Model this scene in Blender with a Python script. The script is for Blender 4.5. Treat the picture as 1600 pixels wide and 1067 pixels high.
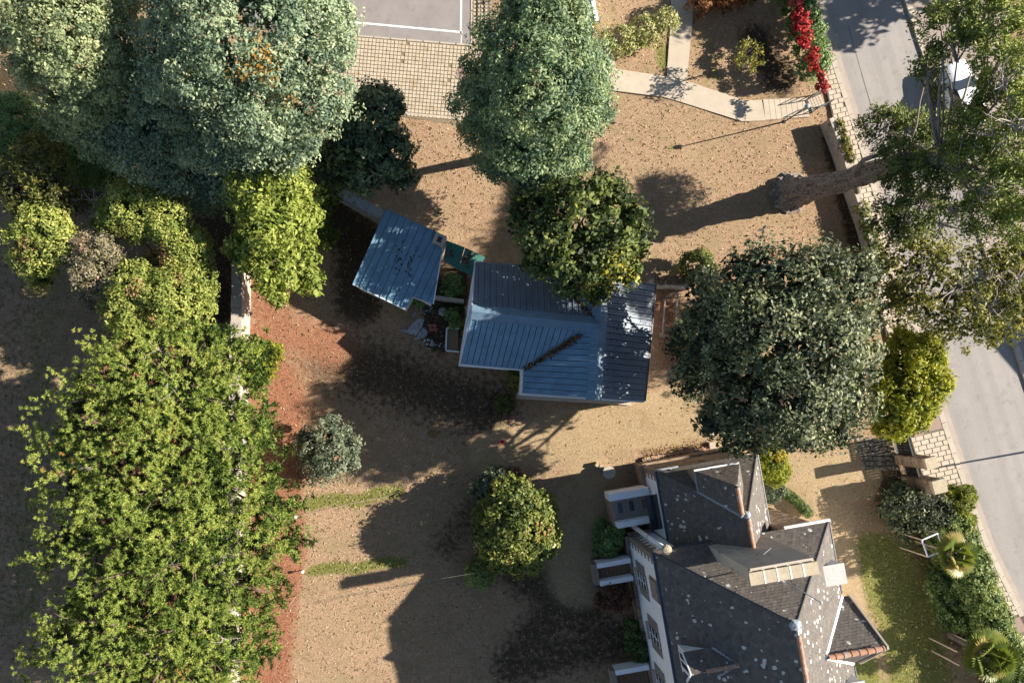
import bpy, bmesh, math, random
import numpy as np

for _o in list(bpy.data.objects):
    bpy.data.objects.remove(_o)

# ------------------------------------------------------------------ camera, sky, sun
SC = bpy.context.scene
COL = SC.collection
H = 42.0                     # camera height above the garden
F = 1067.0                   # focal length in photo pixels (24 mm lens on a 36 mm sensor)
cam_d = bpy.data.cameras.new('camera')
cam_d.lens = 36.0 * F / 1600.0
cam_d.sensor_width = 36.0
cam_d.shift_x = (800 - 690) / 1600.0
cam_d.shift_y = (610 - 533.5) / 1600.0
cam_d.clip_start = 0.1
cam_d.clip_end = 600
cam = bpy.data.objects.new('camera', cam_d)
cam.location = (0, 0, H)
cam.rotation_euler = (0, 0, 0)
COL.objects.link(cam)
SC.camera = cam

SUN_EL = math.radians(29.2)
SUN_AZ = math.atan2(0.985, 0.172)      # clockwise from +Y
world = bpy.data.worlds.new('World')
SC.world = world
world.use_nodes = True
wn = world.node_tree
bg = wn.nodes['Background']
sky = wn.nodes.new('ShaderNodeTexSky')
sky.sky_type = 'NISHITA'
sky.sun_disc = False
sky.sun_elevation = SUN_EL
sky.sun_rotation = SUN_AZ
sky.air_density = 0.9
sky.dust_density = 0.4
wn.links.new(sky.outputs[0], bg.inputs[0])
bg.inputs[1].default_value = 0.062
sun_d = bpy.data.lights.new('sun', 'SUN')
sun_d.energy = 5.0
sun_d.angle = math.radians(0.5)
sun_d.color = (1.0, 0.93, 0.82)
sun = bpy.data.objects.new('sun', sun_d)
COL.objects.link(sun)
from mathutils import Vector
_sd = Vector((0.985 * math.cos(SUN_EL), 0.172 * math.cos(SUN_EL), math.sin(SUN_EL)))
sun.rotation_euler = _sd.to_track_quat('Z', 'Y').to_euler()
sun.location = (60, 10, 60)
vs = SC.view_settings
vs.view_transform = 'Standard'
vs.look = 'None'
vs.gamma = 1.0
vs.use_curve_mapping = False
vs.exposure = 1.35

RNG = np.random.default_rng(7)
random.seed(7)
R = random.uniform
PXM = H / F


def W(px, py, z=0.0):
    k = (H - z) / F
    return ((px - 690) * k, (610 - py) * k, z)


# ------------------------------------------------------------------ materials
def nodes_of(name, rough=0.8, spec=0.3):
    m = bpy.data.materials.new(name)
    m.use_nodes = True
    nt = m.node_tree
    p = nt.nodes['Principled BSDF']
    p.inputs['Roughness'].default_value = rough
    p.inputs['Specular IOR Level'].default_value = spec
    return m, nt, p


def nd(nt, kind, **kw):
    n = nt.nodes.new(kind)
    for k, v in kw.items():
        setattr(n, k, v)
    return n


def coord(nt):
    return nd(nt, 'ShaderNodeNewGeometry').outputs['Position']


def noise(nt, vec, scale, detail=4.0, rough=0.6):
    n = nd(nt, 'ShaderNodeTexNoise')
    n.inputs['Scale'].default_value = scale
    n.inputs['Detail'].default_value = detail
    n.inputs['Roughness'].default_value = rough
    if vec is not None:
        nt.links.new(vec, n.inputs['Vector'])
    return n.outputs['Fac']


def ramp(nt, fac, stops):
    r = nd(nt, 'ShaderNodeValToRGB')
    el = r.color_ramp.elements
    while len(el) < len(stops):
        el.new(0.5)
    for e, (pos, c) in zip(el, stops):
        e.position = pos
        e.color = (*c, 1)
    nt.links.new(fac, r.inputs[0])
    return r.outputs[0]


def sramp(nt, fac, lo, hi):
    n = nd(nt, 'ShaderNodeMapRange')
    n.interpolation_type = 'SMOOTHSTEP'
    n.inputs[1].default_value = lo
    n.inputs[2].default_value = hi
    nt.links.new(fac, n.inputs[0])
    return n.outputs[0]


def mixc(nt, fac, a, b, mode='MIX'):
    n = nd(nt, 'ShaderNodeMix', data_type='RGBA', blend_type=mode)
    if isinstance(fac, (int, float)):
        n.inputs[0].default_value = fac
    else:
        nt.links.new(fac, n.inputs[0])
    for i, v in ((6, a), (7, b)):
        if isinstance(v, tuple):
            n.inputs[i].default_value = (*v, 1)
        else:
            nt.links.new(v, n.inputs[i])
    return n.outputs[2]


def attr(nt, name):
    return nd(nt, 'ShaderNodeAttribute', attribute_name=name).outputs['Fac']


def math_n(nt, op, a, b):
    n = nd(nt, 'ShaderNodeMath', operation=op)
    for i, v in enumerate((a, b)):
        if isinstance(v, (int, float)):
            n.inputs[i].default_value = v
        else:
            nt.links.new(v, n.inputs[i])
    return n.outputs[0]


def bump(nt, p, fac, strength=0.4, dist=0.02):
    b = nd(nt, 'ShaderNodeBump')
    b.inputs['Strength'].default_value = strength
    b.inputs['Distance'].default_value = dist
    nt.links.new(fac, b.inputs['Height'])
    nt.links.new(b.outputs[0], p.inputs['Normal'])


def simple(name, c, var=0.25, scale=3.0, rough=0.8, spec=0.3, bmp=0.3, metal=0.0, stain=None):
    """base colour c broken up by two octaves of noise, per-object random shift and optional stains"""
    m, nt, p = nodes_of(name, rough, spec)
    v = coord(nt)
    n1 = noise(nt, v, scale)
    n2 = noise(nt, v, scale * 9, 2)
    d = tuple(x * (1 - var) for x in c)
    l = tuple(min(1, x * (1 + var)) for x in c)
    col = ramp(nt, n1, [(0.3, d), (0.7, l)])
    col = mixc(nt, 0.35, col, ramp(nt, n2, [(0.3, d), (0.7, l)]))
    oi = nd(nt, 'ShaderNodeObjectInfo').outputs['Random']
    col = mixc(nt, math_n(nt, 'MULTIPLY', oi, 0.35), col, d)
    if stain:
        sc, sl, scol = stain
        s = sramp(nt, noise(nt, v, sc, 6, 0.7), sl, sl + 0.12)
        col = mixc(nt, s, col, scol)
    nt.links.new(col, p.inputs['Base Color'])
    p.inputs['Metallic'].default_value = metal
    if bmp:
        bump(nt, p, n2, bmp, 0.01)
    return m


def leaf_mat(name, dark, mid, light, autumn=(0.30, 0.14, 0.03), transl=0.3, rough=0.55, patch=0.35):
    m, nt, p = nodes_of(name, rough, 0.25)
    t = attr(nt, 'tint')
    v = coord(nt)
    n = noise(nt, v, 0.9, 3)
    t2 = math_n(nt, 'ADD', t, math_n(nt, 'MULTIPLY', math_n(nt, 'SUBTRACT', n, 0.5), patch))
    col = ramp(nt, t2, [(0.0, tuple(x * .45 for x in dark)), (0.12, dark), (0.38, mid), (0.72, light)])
    col = mixc(nt, sramp(nt, t, 0.86, 0.92), col, autumn)
    nt.links.new(col, p.inputs['Base Color'])
    tr = nd(nt, 'ShaderNodeBsdfTranslucent')
    tc = mixc(nt, 1.0, col, (1.0, 1.0, 0.55), 'MULTIPLY')
    nt.links.new(tc, tr.inputs[0])
    mx = nd(nt, 'ShaderNodeMixShader')
    mx.inputs[0].default_value = transl
    nt.links.new(p.outputs[0], mx.inputs[1])
    nt.links.new(tr.outputs[0], mx.inputs[2])
    nt.links.new(mx.outputs[0], nt.nodes['Material Output'].inputs[0])
    return m


# ------------------------------------------------------------------ mesh building
class MB:
    def __init__(s):
        s.v = []
        s.f = []

    def add(s, vs_, fs):
        b = len(s.v)
        s.v.extend([tuple(p) for p in vs_])
        s.f.extend([tuple(i + b for i in f) for f in fs])
        return s

    def box(s, c, size, rz=0.0, top=1.0):
        x, y, z = (q / 2 for q in size)
        co, si = math.cos(rz), math.sin(rz)
        vs_ = []
        for dz, k in ((-z, 1), (z, top)):
            for dx, dy in ((-x, -y), (x, -y), (x, y), (-x, y)):
                dx, dy = dx * k, dy * k
                vs_.append((c[0] + dx * co - dy * si, c[1] + dx * si + dy * co, c[2] + dz))
        return s.add(vs_, [(3, 2, 1, 0), (4, 5, 6, 7), (0, 1, 5, 4), (1, 2, 6, 5), (2, 3, 7, 6), (3, 0, 4, 7)])

    def beam(s, a, b, w, h=None, up=(0, 0, 1)):
        h = h or w
        a, b = Vector(a), Vector(b)
        d = (b - a).normalized()
        u = Vector(up)
        if abs(d.dot(u)) > 0.98:
            u = Vector((1, 0, 0))
        x = d.cross(u).normalized()
        y = x.cross(d).normalized()
        vs_ = []
        for q in (a, b):
            for i, j in ((-1, -1), (1, -1), (1, 1), (-1, 1)):
                vs_.append(q + x * (i * w / 2) + y * (j * h / 2))
        return s.add(vs_, [(3, 2, 1, 0), (4, 5, 6, 7), (0, 1, 5, 4), (1, 2, 6, 5), (2, 3, 7, 6), (3, 0, 4, 7)])

    def prism(s, poly, z0, z1):
        """poly: list of (x, y); z0 / z1 numbers or per-point lists"""
        n = len(poly)
        area = sum(poly[i][0] * poly[(i + 1) % n][1] - poly[(i + 1) % n][0] * poly[i][1] for i in range(n))
        idx = list(range(n)) if area > 0 else list(range(n))[::-1]
        zz0 = [z0] * n if isinstance(z0, (int, float)) else z0
        zz1 = [z1] * n if isinstance(z1, (int, float)) else z1
        vs_ = [(poly[i][0], poly[i][1], zz0[i]) for i in idx] + [(poly[i][0], poly[i][1], zz1[i]) for i in idx]
        fs = [tuple(range(n))[::-1], tuple(range(n, 2 * n))]
        fs += [(i, (i + 1) % n, n + (i + 1) % n, n + i) for i in range(n)]
        return s.add(vs_, fs)

    def tube(s, pts, rad, seg=7, cap=True, wob=0.0):
        pts = [Vector(p) for p in pts]
        rad = [rad] * len(pts) if isinstance(rad, (int, float)) else rad
        vs_, fs = [], []
        ref = None
        for i, p in enumerate(pts):
            d = (pts[min(i + 1, len(pts) - 1)] - pts[max(i - 1, 0)]).normalized()
            if ref is None:
                ref = d.orthogonal().normalized()
            x = (ref - d * ref.dot(d)).normalized()
            ref = x
            y = d.cross(x)
            for k in range(seg):
                a = 2 * math.pi * k / seg
                r = rad[i] * (1 + wob * R(-1, 1))
                vs_.append(p + x * (math.cos(a) * r) + y * (math.sin(a) * r))
        for i in range(len(pts) - 1):
            for k in range(seg):
                k2 = (k + 1) % seg
                fs.append((i * seg + k, i * seg + k2, (i + 1) * seg + k2, (i + 1) * seg + k))
        if cap:
            fs.append(tuple(range(seg))[::-1])
            fs.append(tuple((len(pts) - 1) * seg + k for k in range(seg)))
        return s.add(vs_, fs)

    def lathe(s, c, prof, seg=16):
        vs_, fs = [], []
        for r, z in prof:
            for k in range(seg):
                a = 2 * math.pi * k / seg
                vs_.append((c[0] + r * math.cos(a), c[1] + r * math.sin(a), c[2] + z))
        for i in range(len(prof) - 1):
            for k in range(seg):
                k2 = (k + 1) % seg
                fs.append((i * seg + k, i * seg + k2, (i + 1) * seg + k2, (i + 1) * seg + k))
        fs.append(tuple(range(seg))[::-1])
        fs.append(tuple((len(prof) - 1) * seg + k for k in range(seg)))
        return s.add(vs_, fs)


ORG = {}


def mesh_np(name, V, Fq, mat, tint=None):
    """V (n,3), Fq (m,k) constant polygon size k"""
    me = bpy.data.meshes.new(name)
    V = np.ascontiguousarray(V, dtype=np.float32)
    Fq = np.ascontiguousarray(Fq, dtype=np.int32)
    k = Fq.shape[1]
    me.vertices.add(len(V))
    me.vertices.foreach_set('co', V.ravel())
    me.loops.add(Fq.size)
    me.loops.foreach_set('vertex_index', Fq.ravel())
    me.polygons.add(len(Fq))
    me.polygons.foreach_set('loop_start', np.arange(0, Fq.size, k, dtype=np.int32))
    me.polygons.foreach_set('loop_total', np.full(len(Fq), k, dtype=np.int32))
    me.update(calc_edges=True)
    if tint is not None:
        a = me.attributes.new('tint', 'FLOAT', 'POINT')
        a.data.foreach_set('value', np.ascontiguousarray(tint, dtype=np.float32))
    me.materials.append(mat)
    return me


def link(name, me, parent=None, loc=(0, 0, 0)):
    o = bpy.data.objects.new(name, me)
    COL.objects.link(o)
    if parent is not None:
        o.parent = parent
        ORG[o.name] = ORG.get(parent.name, (0, 0, 0))
    else:
        o.location = loc
        ORG[o.name] = tuple(loc)
    return o


def part(name, mb, mat, parent=None, smooth=False):
    """world-space geometry linked as one mesh under parent (or at top level with its origin at its base)"""
    if parent is not None:
        org = ORG.get(parent.name, (0, 0, 0))
    else:
        a = np.array(mb.v)
        org = (float(a[:, 0].mean()), float(a[:, 1].mean()), float(a[:, 2].min()))
    me = bpy.data.meshes.new(name)
    me.from_pydata([(p[0] - org[0], p[1] - org[1], p[2] - org[2]) for p in mb.v], [], mb.f)
    me.materials.append(mat)
    if smooth:
        me.polygons.foreach_set('use_smooth', [True] * len(me.polygons))
    me.update()
    return link(name, me, parent, org)


def part_np(name, V, Fq, mat, parent=None, tint=None):
    V = np.asarray(V, dtype=np.float64)
    if parent is not None:
        org = ORG.get(parent.name, (0, 0, 0))
    else:
        org = (float(V[:, 0].mean()), float(V[:, 1].mean()), float(V[:, 2].min()))
    me = mesh_np(name, V - np.array(org), Fq, mat, tint)
    return link(name, me, parent, org)


def tag(o, label=None, cat=None, group=None, kind=None):
    if label: o['label'] = label
    if cat: o['category'] = cat
    if group: o['group'] = group
    if kind: o['kind'] = kind
    return o


def thing(name, label, cat, loc, group=None):
    o = bpy.data.objects.new(name, None)
    o.empty_display_size = 0.3
    o.location = loc
    COL.objects.link(o)
    ORG[o.name] = tuple(loc)
    return tag(o, label, cat, group)


def copy_tree(o, loc, rz=0.0, label=None):
    c = o.copy()
    COL.objects.link(c)
    c.location = loc
    c.rotation_euler = (0, 0, rz)
    if label: c['label'] = label
    for ch in o.children:
        d = ch.copy()
        COL.objects.link(d)
        d.parent = c
        for g in ch.children:
            e = g.copy()
            COL.objects.link(e)
            e.parent = d
    return c


def clip_half(poly, a, b, c):
    """keep a*x + b*y <= c of a list of (x, y)"""
    out = []
    n = len(poly)
    for i in range(n):
        p, q = poly[i], poly[(i + 1) % n]
        dp, dq = a * p[0] + b * p[1] - c, a * q[0] + b * q[1] - c
        if dp <= 0: out.append(p)
        if (dp < 0 < dq) or (dq < 0 < dp):
            t = dp / (dp - dq)
            out.append((p[0] + t * (q[0] - p[0]), p[1] + t * (q[1] - p[1])))
    return out


def polyclip(poly, clip):
    n = len(clip)
    ar = sum(clip[i][0] * clip[(i + 1) % n][1] - clip[(i + 1) % n][0] * clip[i][1] for i in range(n))
    for i in range(n):
        p, q = clip[i], clip[(i + 1) % n]
        ex, ey = q[0] - p[0], q[1] - p[1]
        a, b = (ey, -ex) if ar > 0 else (-ey, ex)
        poly = clip_half(poly, a, b, a * p[0] + b * p[1])
        if len(poly) < 3:
            return []
    return poly


def parea(p):
    return abs(sum(p[i][0] * p[(i + 1) % len(p)][1] - p[(i + 1) % len(p)][0] * p[i][1] for i in range(len(p)))) / 2


def inpoly(x, y, poly):
    r = np.zeros(np.shape(x), bool)
    n = len(poly)
    for i in range(n):
        (x1, y1), (x2, y2) = poly[i], poly[(i + 1) % n]
        if y1 == y2: continue
        r ^= ((y1 > y) != (y2 > y)) & (x < (x2 - x1) * (y - y1) / (y2 - y1) + x1)
    return r

# ------------------------------------------------------------------ ground
def ground_material():
    m, nt, p = nodes_of('ground_soil', 0.95, 0.1)
    v = coord(nt)
    f = noise(nt, v, 10, 4, 0.8)
    c = noise(nt, v, 0.7, 5, 0.65)
    g = noise(nt, v, 40, 2, 0.8)
    mid = noise(nt, v, 3.2, 4, 0.7)
    dry = ramp(nt, f, [(0.30, (0.245, 0.147, 0.085)), (0.48, (0.43, 0.278, 0.172)), (0.68, (0.60, 0.43, 0.285))])
    dry2 = ramp(nt, g, [(0.35, (0.23, 0.160, 0.085)), (0.62, (0.49, 0.355, 0.21))])
    dry = mixc(nt, sramp(nt, c, 0.42, 0.66), dry, dry2)
    dry = mixc(nt, math_n(nt, 'MULTIPLY', sramp(nt, mid, 0.5, 0.75), 0.5), dry, (0.15, 0.125, 0.055))
    sand = ramp(nt, noise(nt, v, 9, 4, 0.7), [(0.3, (0.36, 0.245, 0.13)), (0.5, (0.48, 0.35, 0.205)), (0.75, (0.56, 0.43, 0.27))])
    sand = mixc(nt, math_n(nt, 'MULTIPLY', sramp(nt, c, 0.52, 0.7), 0.45), sand, (0.30, 0.20, 0.10))
    sand = mixc(nt, math_n(nt, 'MULTIPLY', sramp(nt, noise(nt, v, 22, 2, 0.6), 0.62, 0.68), 0.7), sand, (0.13, 0.11, 0.05))
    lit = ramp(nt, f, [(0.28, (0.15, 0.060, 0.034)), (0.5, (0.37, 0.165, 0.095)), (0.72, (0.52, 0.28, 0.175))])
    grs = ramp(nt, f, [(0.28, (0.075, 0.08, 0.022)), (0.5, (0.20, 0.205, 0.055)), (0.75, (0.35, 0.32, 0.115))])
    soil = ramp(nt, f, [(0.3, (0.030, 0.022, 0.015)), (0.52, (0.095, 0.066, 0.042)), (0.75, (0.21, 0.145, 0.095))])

    def edge(name):
        a = attr(nt, name)
        j = math_n(nt, 'ADD', a, math_n(nt, 'MULTIPLY', math_n(nt, 'SUBTRACT', mid, 0.5), 0.7))
        j = math_n(nt, 'ADD', j, math_n(nt, 'MULTIPLY', math_n(nt, 'SUBTRACT', f, 0.5), 0.5))
        return sramp(nt, j, 0.35, 0.65)
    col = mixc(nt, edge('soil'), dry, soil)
    col = mixc(nt, edge('litter'), col, lit)
    col = mixc(nt, edge('grass'), col, grs)
    col = mixc(nt, edge('sand'), col, sand)
    nt.links.new(col, p.inputs['Base Color'])
    bump(nt, p, math_n(nt, 'ADD', f, g), 1.0, 0.07)
    return m


def seg_mask(X, Y, pts, w, soft=0.5):
    """1 inside a polyline band of half width w (photo px on the ground), fading over soft*w"""
    best = np.full(X.shape, 1e9)
    if len(pts) == 1:
        best = np.hypot(X - pts[0][0], Y - pts[0][1])
    for (x1, y1), (x2, y2) in zip(pts[:-1], pts[1:]):
        dx, dy = x2 - x1, y2 - y1
        t = np.clip(((X - x1) * dx + (Y - y1) * dy) / (dx * dx + dy * dy + 1e-9), 0, 1)
        best = np.minimum(best, np.hypot(X - x1 - t * dx, Y - y1 - t * dy))
    return np.clip((w * (1 + soft) - best) / (2 * soft * w), 0, 1)


def zone(name, X, Y):
    r = np.zeros(X.shape)
    for pts, w, soft, amt in ZONES[name]:
        r = np.maximum(r, amt * seg_mask(X, Y, pts, w, soft))
    return r


ZONES = {
    'sand': [([(770, 712), (850, 690), (950, 662), (1060, 668), (1150, 700), (1250, 725), (1340, 745)], 38, 0.4, 1),
             ([(880, 660), (1010, 640), (1070, 620)], 22, 0.6, 0.9),
             ([(930, 760), (900, 830), (905, 900)], 55, 0.5, 0.8),
             ([(1240, 760), (1290, 800), (1300, 880), (1310, 940)], 42, 0.5, 1),
             ([(1080, 245)], 26, 0.8, 0.55)],
    'litter': [([(395, 545), (435, 640), (430, 760), (435, 860), (420, 960), (410, 1080)], 42, 0.6, 1),
               ([(400, 440), (440, 520), (520, 540)], 60, 0.8, 0.62),
               ([(450, 580), (470, 640)], 45, 0.9, 0.6),
               ([(250, 560), (240, 700), (250, 850), (240, 1000)], 95, 0.6, 0.9),
               ([(560, 540), (620, 600)], 60, 0.9, 0.35),
               ([(640, 200), (690, 260), (760, 340)], 70, 0.7, 0.38),
               ([(1035, 480), (1050, 560)], 34, 0.7, 0.6)],
    'grass': [([(484, 788), (520, 780), (560, 783), (588, 771), (622, 768)], 10, 1.3, 1.0),
              ([(486, 893), (520, 886), (555, 889), (590, 880), (628, 878)], 9, 1.3, 0.98),
              ([(1375, 880), (1420, 960), (1440, 1080)], 55, 0.6, 0.85),
              ([(1330, 1010), (1350, 1080)], 40, 0.6, 0.8),
              ([(1400, 800), (1470, 950)], 55, 0.8, 0.5),
              ([(70, 440), (60, 700), (40, 950)], 70, 0.8, 0.45),
              ([(1035, 75), (1040, 100)], 18, 0.7, 0.6),
              ([(1110, 70), (1120, 120)], 22, 0.8, 0.45),
              ([(770, 690), (740, 730)], 26, 0.8, 0.3),
              ([(1050, 228)], 8, 0.8, 0.7), ([(690, 840), (700, 990)], 40, 0.9, 0.3)],
    'soil': [([(0, 160), (120, 260), (260, 280), (400, 270)], 70, 0.6, 1),  # bare soil, and lawn darkened in colour where cast shade lies
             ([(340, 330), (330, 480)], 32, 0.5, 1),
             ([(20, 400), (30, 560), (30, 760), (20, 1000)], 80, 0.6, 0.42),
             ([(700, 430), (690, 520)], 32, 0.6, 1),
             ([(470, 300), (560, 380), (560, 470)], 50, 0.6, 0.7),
             ([(520, 560), (640, 600), (760, 640)], 80, 0.8, 0.62),  # no bare soil: deepens the oak's shade on the lawn by colour
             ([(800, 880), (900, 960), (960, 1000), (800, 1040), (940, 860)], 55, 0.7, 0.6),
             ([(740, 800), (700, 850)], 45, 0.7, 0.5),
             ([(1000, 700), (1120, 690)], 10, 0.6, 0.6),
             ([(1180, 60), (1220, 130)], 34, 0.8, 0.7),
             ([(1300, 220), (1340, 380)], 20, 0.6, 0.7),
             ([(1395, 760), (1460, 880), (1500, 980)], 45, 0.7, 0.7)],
}

gx = np.concatenate([[-160, -90, -50], np.arange(-34, 40.01, 0.28), [55, 90, 160]])
gy = np.concatenate([[-160, -90, -45], np.arange(-24, 30.01, 0.28), [45, 90, 160]])
GX, GY = np.meshgrid(gx, gy)
gpx, gpy = GX / PXM + 690, 610 - GY / PXM
inn = (np.abs(GX) < 45) & (np.abs(GY) < 40)
GZ = np.where(inn, 0.035 * np.sin(GX * 0.9 + 1.3 * np.sin(GY * 0.7)) * np.sin(GY * 1.1), 0.0) - 0.035
nx_, ny_ = len(gx), len(gy)
ii = np.arange((ny_ - 1) * (nx_ - 1))
r0 = (ii // (nx_ - 1)) * nx_ + ii % (nx_ - 1)
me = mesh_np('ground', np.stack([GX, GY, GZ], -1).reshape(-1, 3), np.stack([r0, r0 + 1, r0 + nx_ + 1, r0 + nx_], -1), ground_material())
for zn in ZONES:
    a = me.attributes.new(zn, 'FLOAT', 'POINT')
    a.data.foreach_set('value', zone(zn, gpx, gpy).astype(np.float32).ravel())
me.polygons.foreach_set('use_smooth', np.ones(len(me.polygons), bool))
tag(link('ground', me), 'dry brown lawn, sandy drive and bare soil of the garden', kind='structure')


# ------------------------------------------------------------------ road, pavement, parking
def asphalt(name, c, scale=1.0, lanes=False):
    m, nt, p = nodes_of(name, 0.9, 0.2)
    v = coord(nt)
    n1, n2, n3 = noise(nt, v, 0.35 * scale, 5), noise(nt, v, 30, 2, 0.7), noise(nt, v, 1.6, 5, 0.7)
    col = ramp(nt, n1, [(0.3, tuple(x * 0.86 for x in c)), (0.7, tuple(x * 1.1 for x in c))])
    col = mixc(nt, 0.3, col, ramp(nt, n2, [(0.3, tuple(x * 0.55 for x in c)), (0.7, tuple(x * 1.35 for x in c))]))
    col = mixc(nt, math_n(nt, 'MULTIPLY', sramp(nt, n3, 0.52, 0.68), 0.35), col, tuple(x * 0.55 for x in c))
    if lanes:
        dp = nd(nt, 'ShaderNodeVectorMath', operation='DOT_PRODUCT')
        nt.links.new(v, dp.inputs[0])
        dp.inputs[1].default_value = (0.955, 0.296, 0)
        cx = nd(nt, 'ShaderNodeCombineXYZ')
        nt.links.new(dp.outputs['Value'], cx.inputs[0])
        ln = noise(nt, cx.outputs[0], 1.1, 4, 0.6)
        col = mixc(nt, math_n(nt, 'MULTIPLY', sramp(nt, ln, 0.42, 0.62), 0.28), col, tuple(x * 0.6 for x in c))
        sp = sramp(nt, noise(nt, v, 0.9, 3, 0.7), 0.63, 0.70)
        col = mixc(nt, math_n(nt, 'MULTIPLY', sp, 0.25), col, tuple(x * 0.45 for x in c))
    nt.links.new(col, p.inputs['Base Color'])
    bump(nt, p, n2, 0.3, 0.01)
    return m


M = {}
M['road'] = asphalt('worn_asphalt', (0.30, 0.272, 0.25), 0.7, True)
M['parking'] = asphalt('parking_asphalt', (0.25, 0.222, 0.208), 2.2)
M['strip'] = asphalt('beige_asphalt', (0.30, 0.245, 0.205))
M['concrete'] = simple('pale_concrete', (0.45, 0.38, 0.295), 0.12, 1.5, 0.9, 0.2, 0.2, stain=(2.5, 0.58, (0.36, 0.30, 0.23)))
M['kerb'] = simple('kerb_stone', (0.42, 0.36, 0.29), 0.15, 2, 0.9)
M['paver'] = simple('pale_paver', (0.46, 0.385, 0.295), 0.12, 4, 0.9, 0.2, 0.3, stain=(0.9, 0.60, (0.37, 0.285, 0.185)))
M['joint'] = simple('joint_sand', (0.155, 0.13, 0.10), 0.3, 12, 0.95)
M['white_paint'] = simple('road_paint', (0.74, 0.71, 0.66), 0.1, 6, 0.7, stain=(9, 0.6, (0.45, 0.41, 0.37)))
M['grid_block'] = simple('grid_block', (0.45, 0.375, 0.28), 0.22, 2.5, 0.95, stain=(1.3, 0.53, (0.37, 0.285, 0.18)))
M['grid_soil'] = simple('grid_soil', (0.20, 0.155, 0.10), 0.3, 10, 0.95, stain=(5, 0.55, (0.30, 0.19, 0.07)))
M['cover'] = simple('rust_cover', (0.27, 0.185, 0.15), 0.15, 8, 0.8)

KL = [(1240, -110), (1265, -60), (1277, 0), (1284, 31), (1312, 120), (1336, 192), (1350, 235), (1470, 640), (1502, 736), (1544, 852), (1600, 965), (1660, 1080), (1700, 1150)]
KR = [(1370, -110), (1389, -60), (1411, 0), (1430, 60), (1475, 190), (1570, 505), (1600, 600), (1660, 760), (1740, 920), (1800, 1030), (1850, 1150)]
PL = [(1205, -110), (1235, -60), (1251, 0), (1261, 37), (1272, 82), (1290, 142), (1307, 215), (1332, 302), (1411, 640), (1418, 678), (1440, 744), (1478, 844), (1500, 904), (1540, 989), (1562, 1023), (1640, 1150)]


def at_y(pl, y):
    return float(np.interp(y, [p[1] for p in pl], [p[0] for p in pl]))


def strip(name, left, right, z, mat, label, ys, dl=0, dr=0, kind='structure', thick=None):
    mb = MB()
    n = len(ys)
    for y in ys:
        for pl, d in ((left, dl), (right, dr)):
            mb.v.append(W(at_y(pl, y) + d, y)[:2] + (z,))
    mb.f = [(2 * i, 2 * i + 2, 2 * i + 3, 2 * i + 1) for i in range(n - 1)]
    if thick:
        b = len(mb.v)
        mb.v += [(p[0], p[1], z - thick) for p in mb.v[:]]
        mb.f += [(2 * i, b + 2 * i, b + 2 * i + 2, 2 * i + 2) for i in range(n - 1)]
        mb.f += [(2 * i + 3, b + 2 * i + 3, b + 2 * i + 1, 2 * i + 1) for i in range(n - 1)]
    o = part(name, mb, mat)
    return tag(o, label, kind=kind)


YS = list(range(-110, 1151, 20))
road = strip('road', KL, KR, 0.008, M['road'], 'grey asphalt road running down the right side', YS)
# long straight repair joints and a gutter strip on the road
mb = MB()
for x1, y1, x2, y2, w in ((1346, 115, 1367, 187, 1.2), (1325, 40, 1346, 115, 0.8), (1367, 187, 1420, 345, 1.0)):
    a, b = W(x1, y1), W(x2, y2)
    mb.box(((a[0] + b[0]) / 2, (a[1] + b[1]) / 2, 0.0105), (math.hypot(b[0] - a[0], b[1] - a[1]), w * PXM, 0.003), math.atan2(b[1] - a[1], b[0] - a[0]))
part('road_joint', mb, simple('tar_joint', (0.10, 0.09, 0.085), 0.2), road)
gut = strip('gutter_channel', KL, KL, 0.013, simple('gutter_concrete', (0.33, 0.275, 0.23), 0.15, 2), 'pinkish gutter channel along the left kerb', YS, 0, 11)
far = strip('parking_strip', KR, KR, 0.10, M['strip'], 'beige parking strip on the far side of the road', YS, 9, 150)
mb = MB()
for y in YS[:-1]:
    mb.beam(W(at_y(KR, y) + 52, y)[:2] + (0.104,), W(at_y(KR, y + 20) + 52, y + 20)[:2] + (0.104,), 0.10, 0.006)
part('strip_joint', mb, simple('strip_joint', (0.13, 0.10, 0.075), 0.2), far)
pav = strip('pavement', PL, KL, 0.10, M['joint'], 'pale block paved pavement along the garden side of the road', YS, 0, -8, thick=0.14)


def kerb_run(root, pl, d0, wpx, name):
    y = -60
    stone = None
    while y < 1110:
        y2 = y + 24
        a, b = W(at_y(pl, y) + d0, y), W(at_y(pl, y2) + d0, y2)
        L = math.hypot(b[0] - a[0], b[1] - a[1])
        if stone is None:
            mbk = MB().box((0, 0, 0.055), (1.0, wpx * PXM * 0.95, 0.15), 0, 0.985)
            stone = bpy.data.meshes.new('kerb_stone')
            stone.from_pydata(mbk.v, [], mbk.f)
            stone.materials.append(M['kerb'])
        o = bpy.data.objects.new(name, stone)
        COL.objects.link(o)
        o.parent = root
        org = ORG[root.name]
        o.location = ((a[0] + b[0]) / 2 - org[0], (a[1] + b[1]) / 2 - org[1], -org[2])
        o.rotation_euler = (0, 0, math.atan2(b[1] - a[1], b[0] - a[0]))
        o.scale = (L - 0.014, 1, 1)
        y = y2


kerb_run(pav, KL, -4, 8, 'kerb_stone')
kerb_run(far, KR, 4.5, 9, 'kerb_stone')

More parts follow.
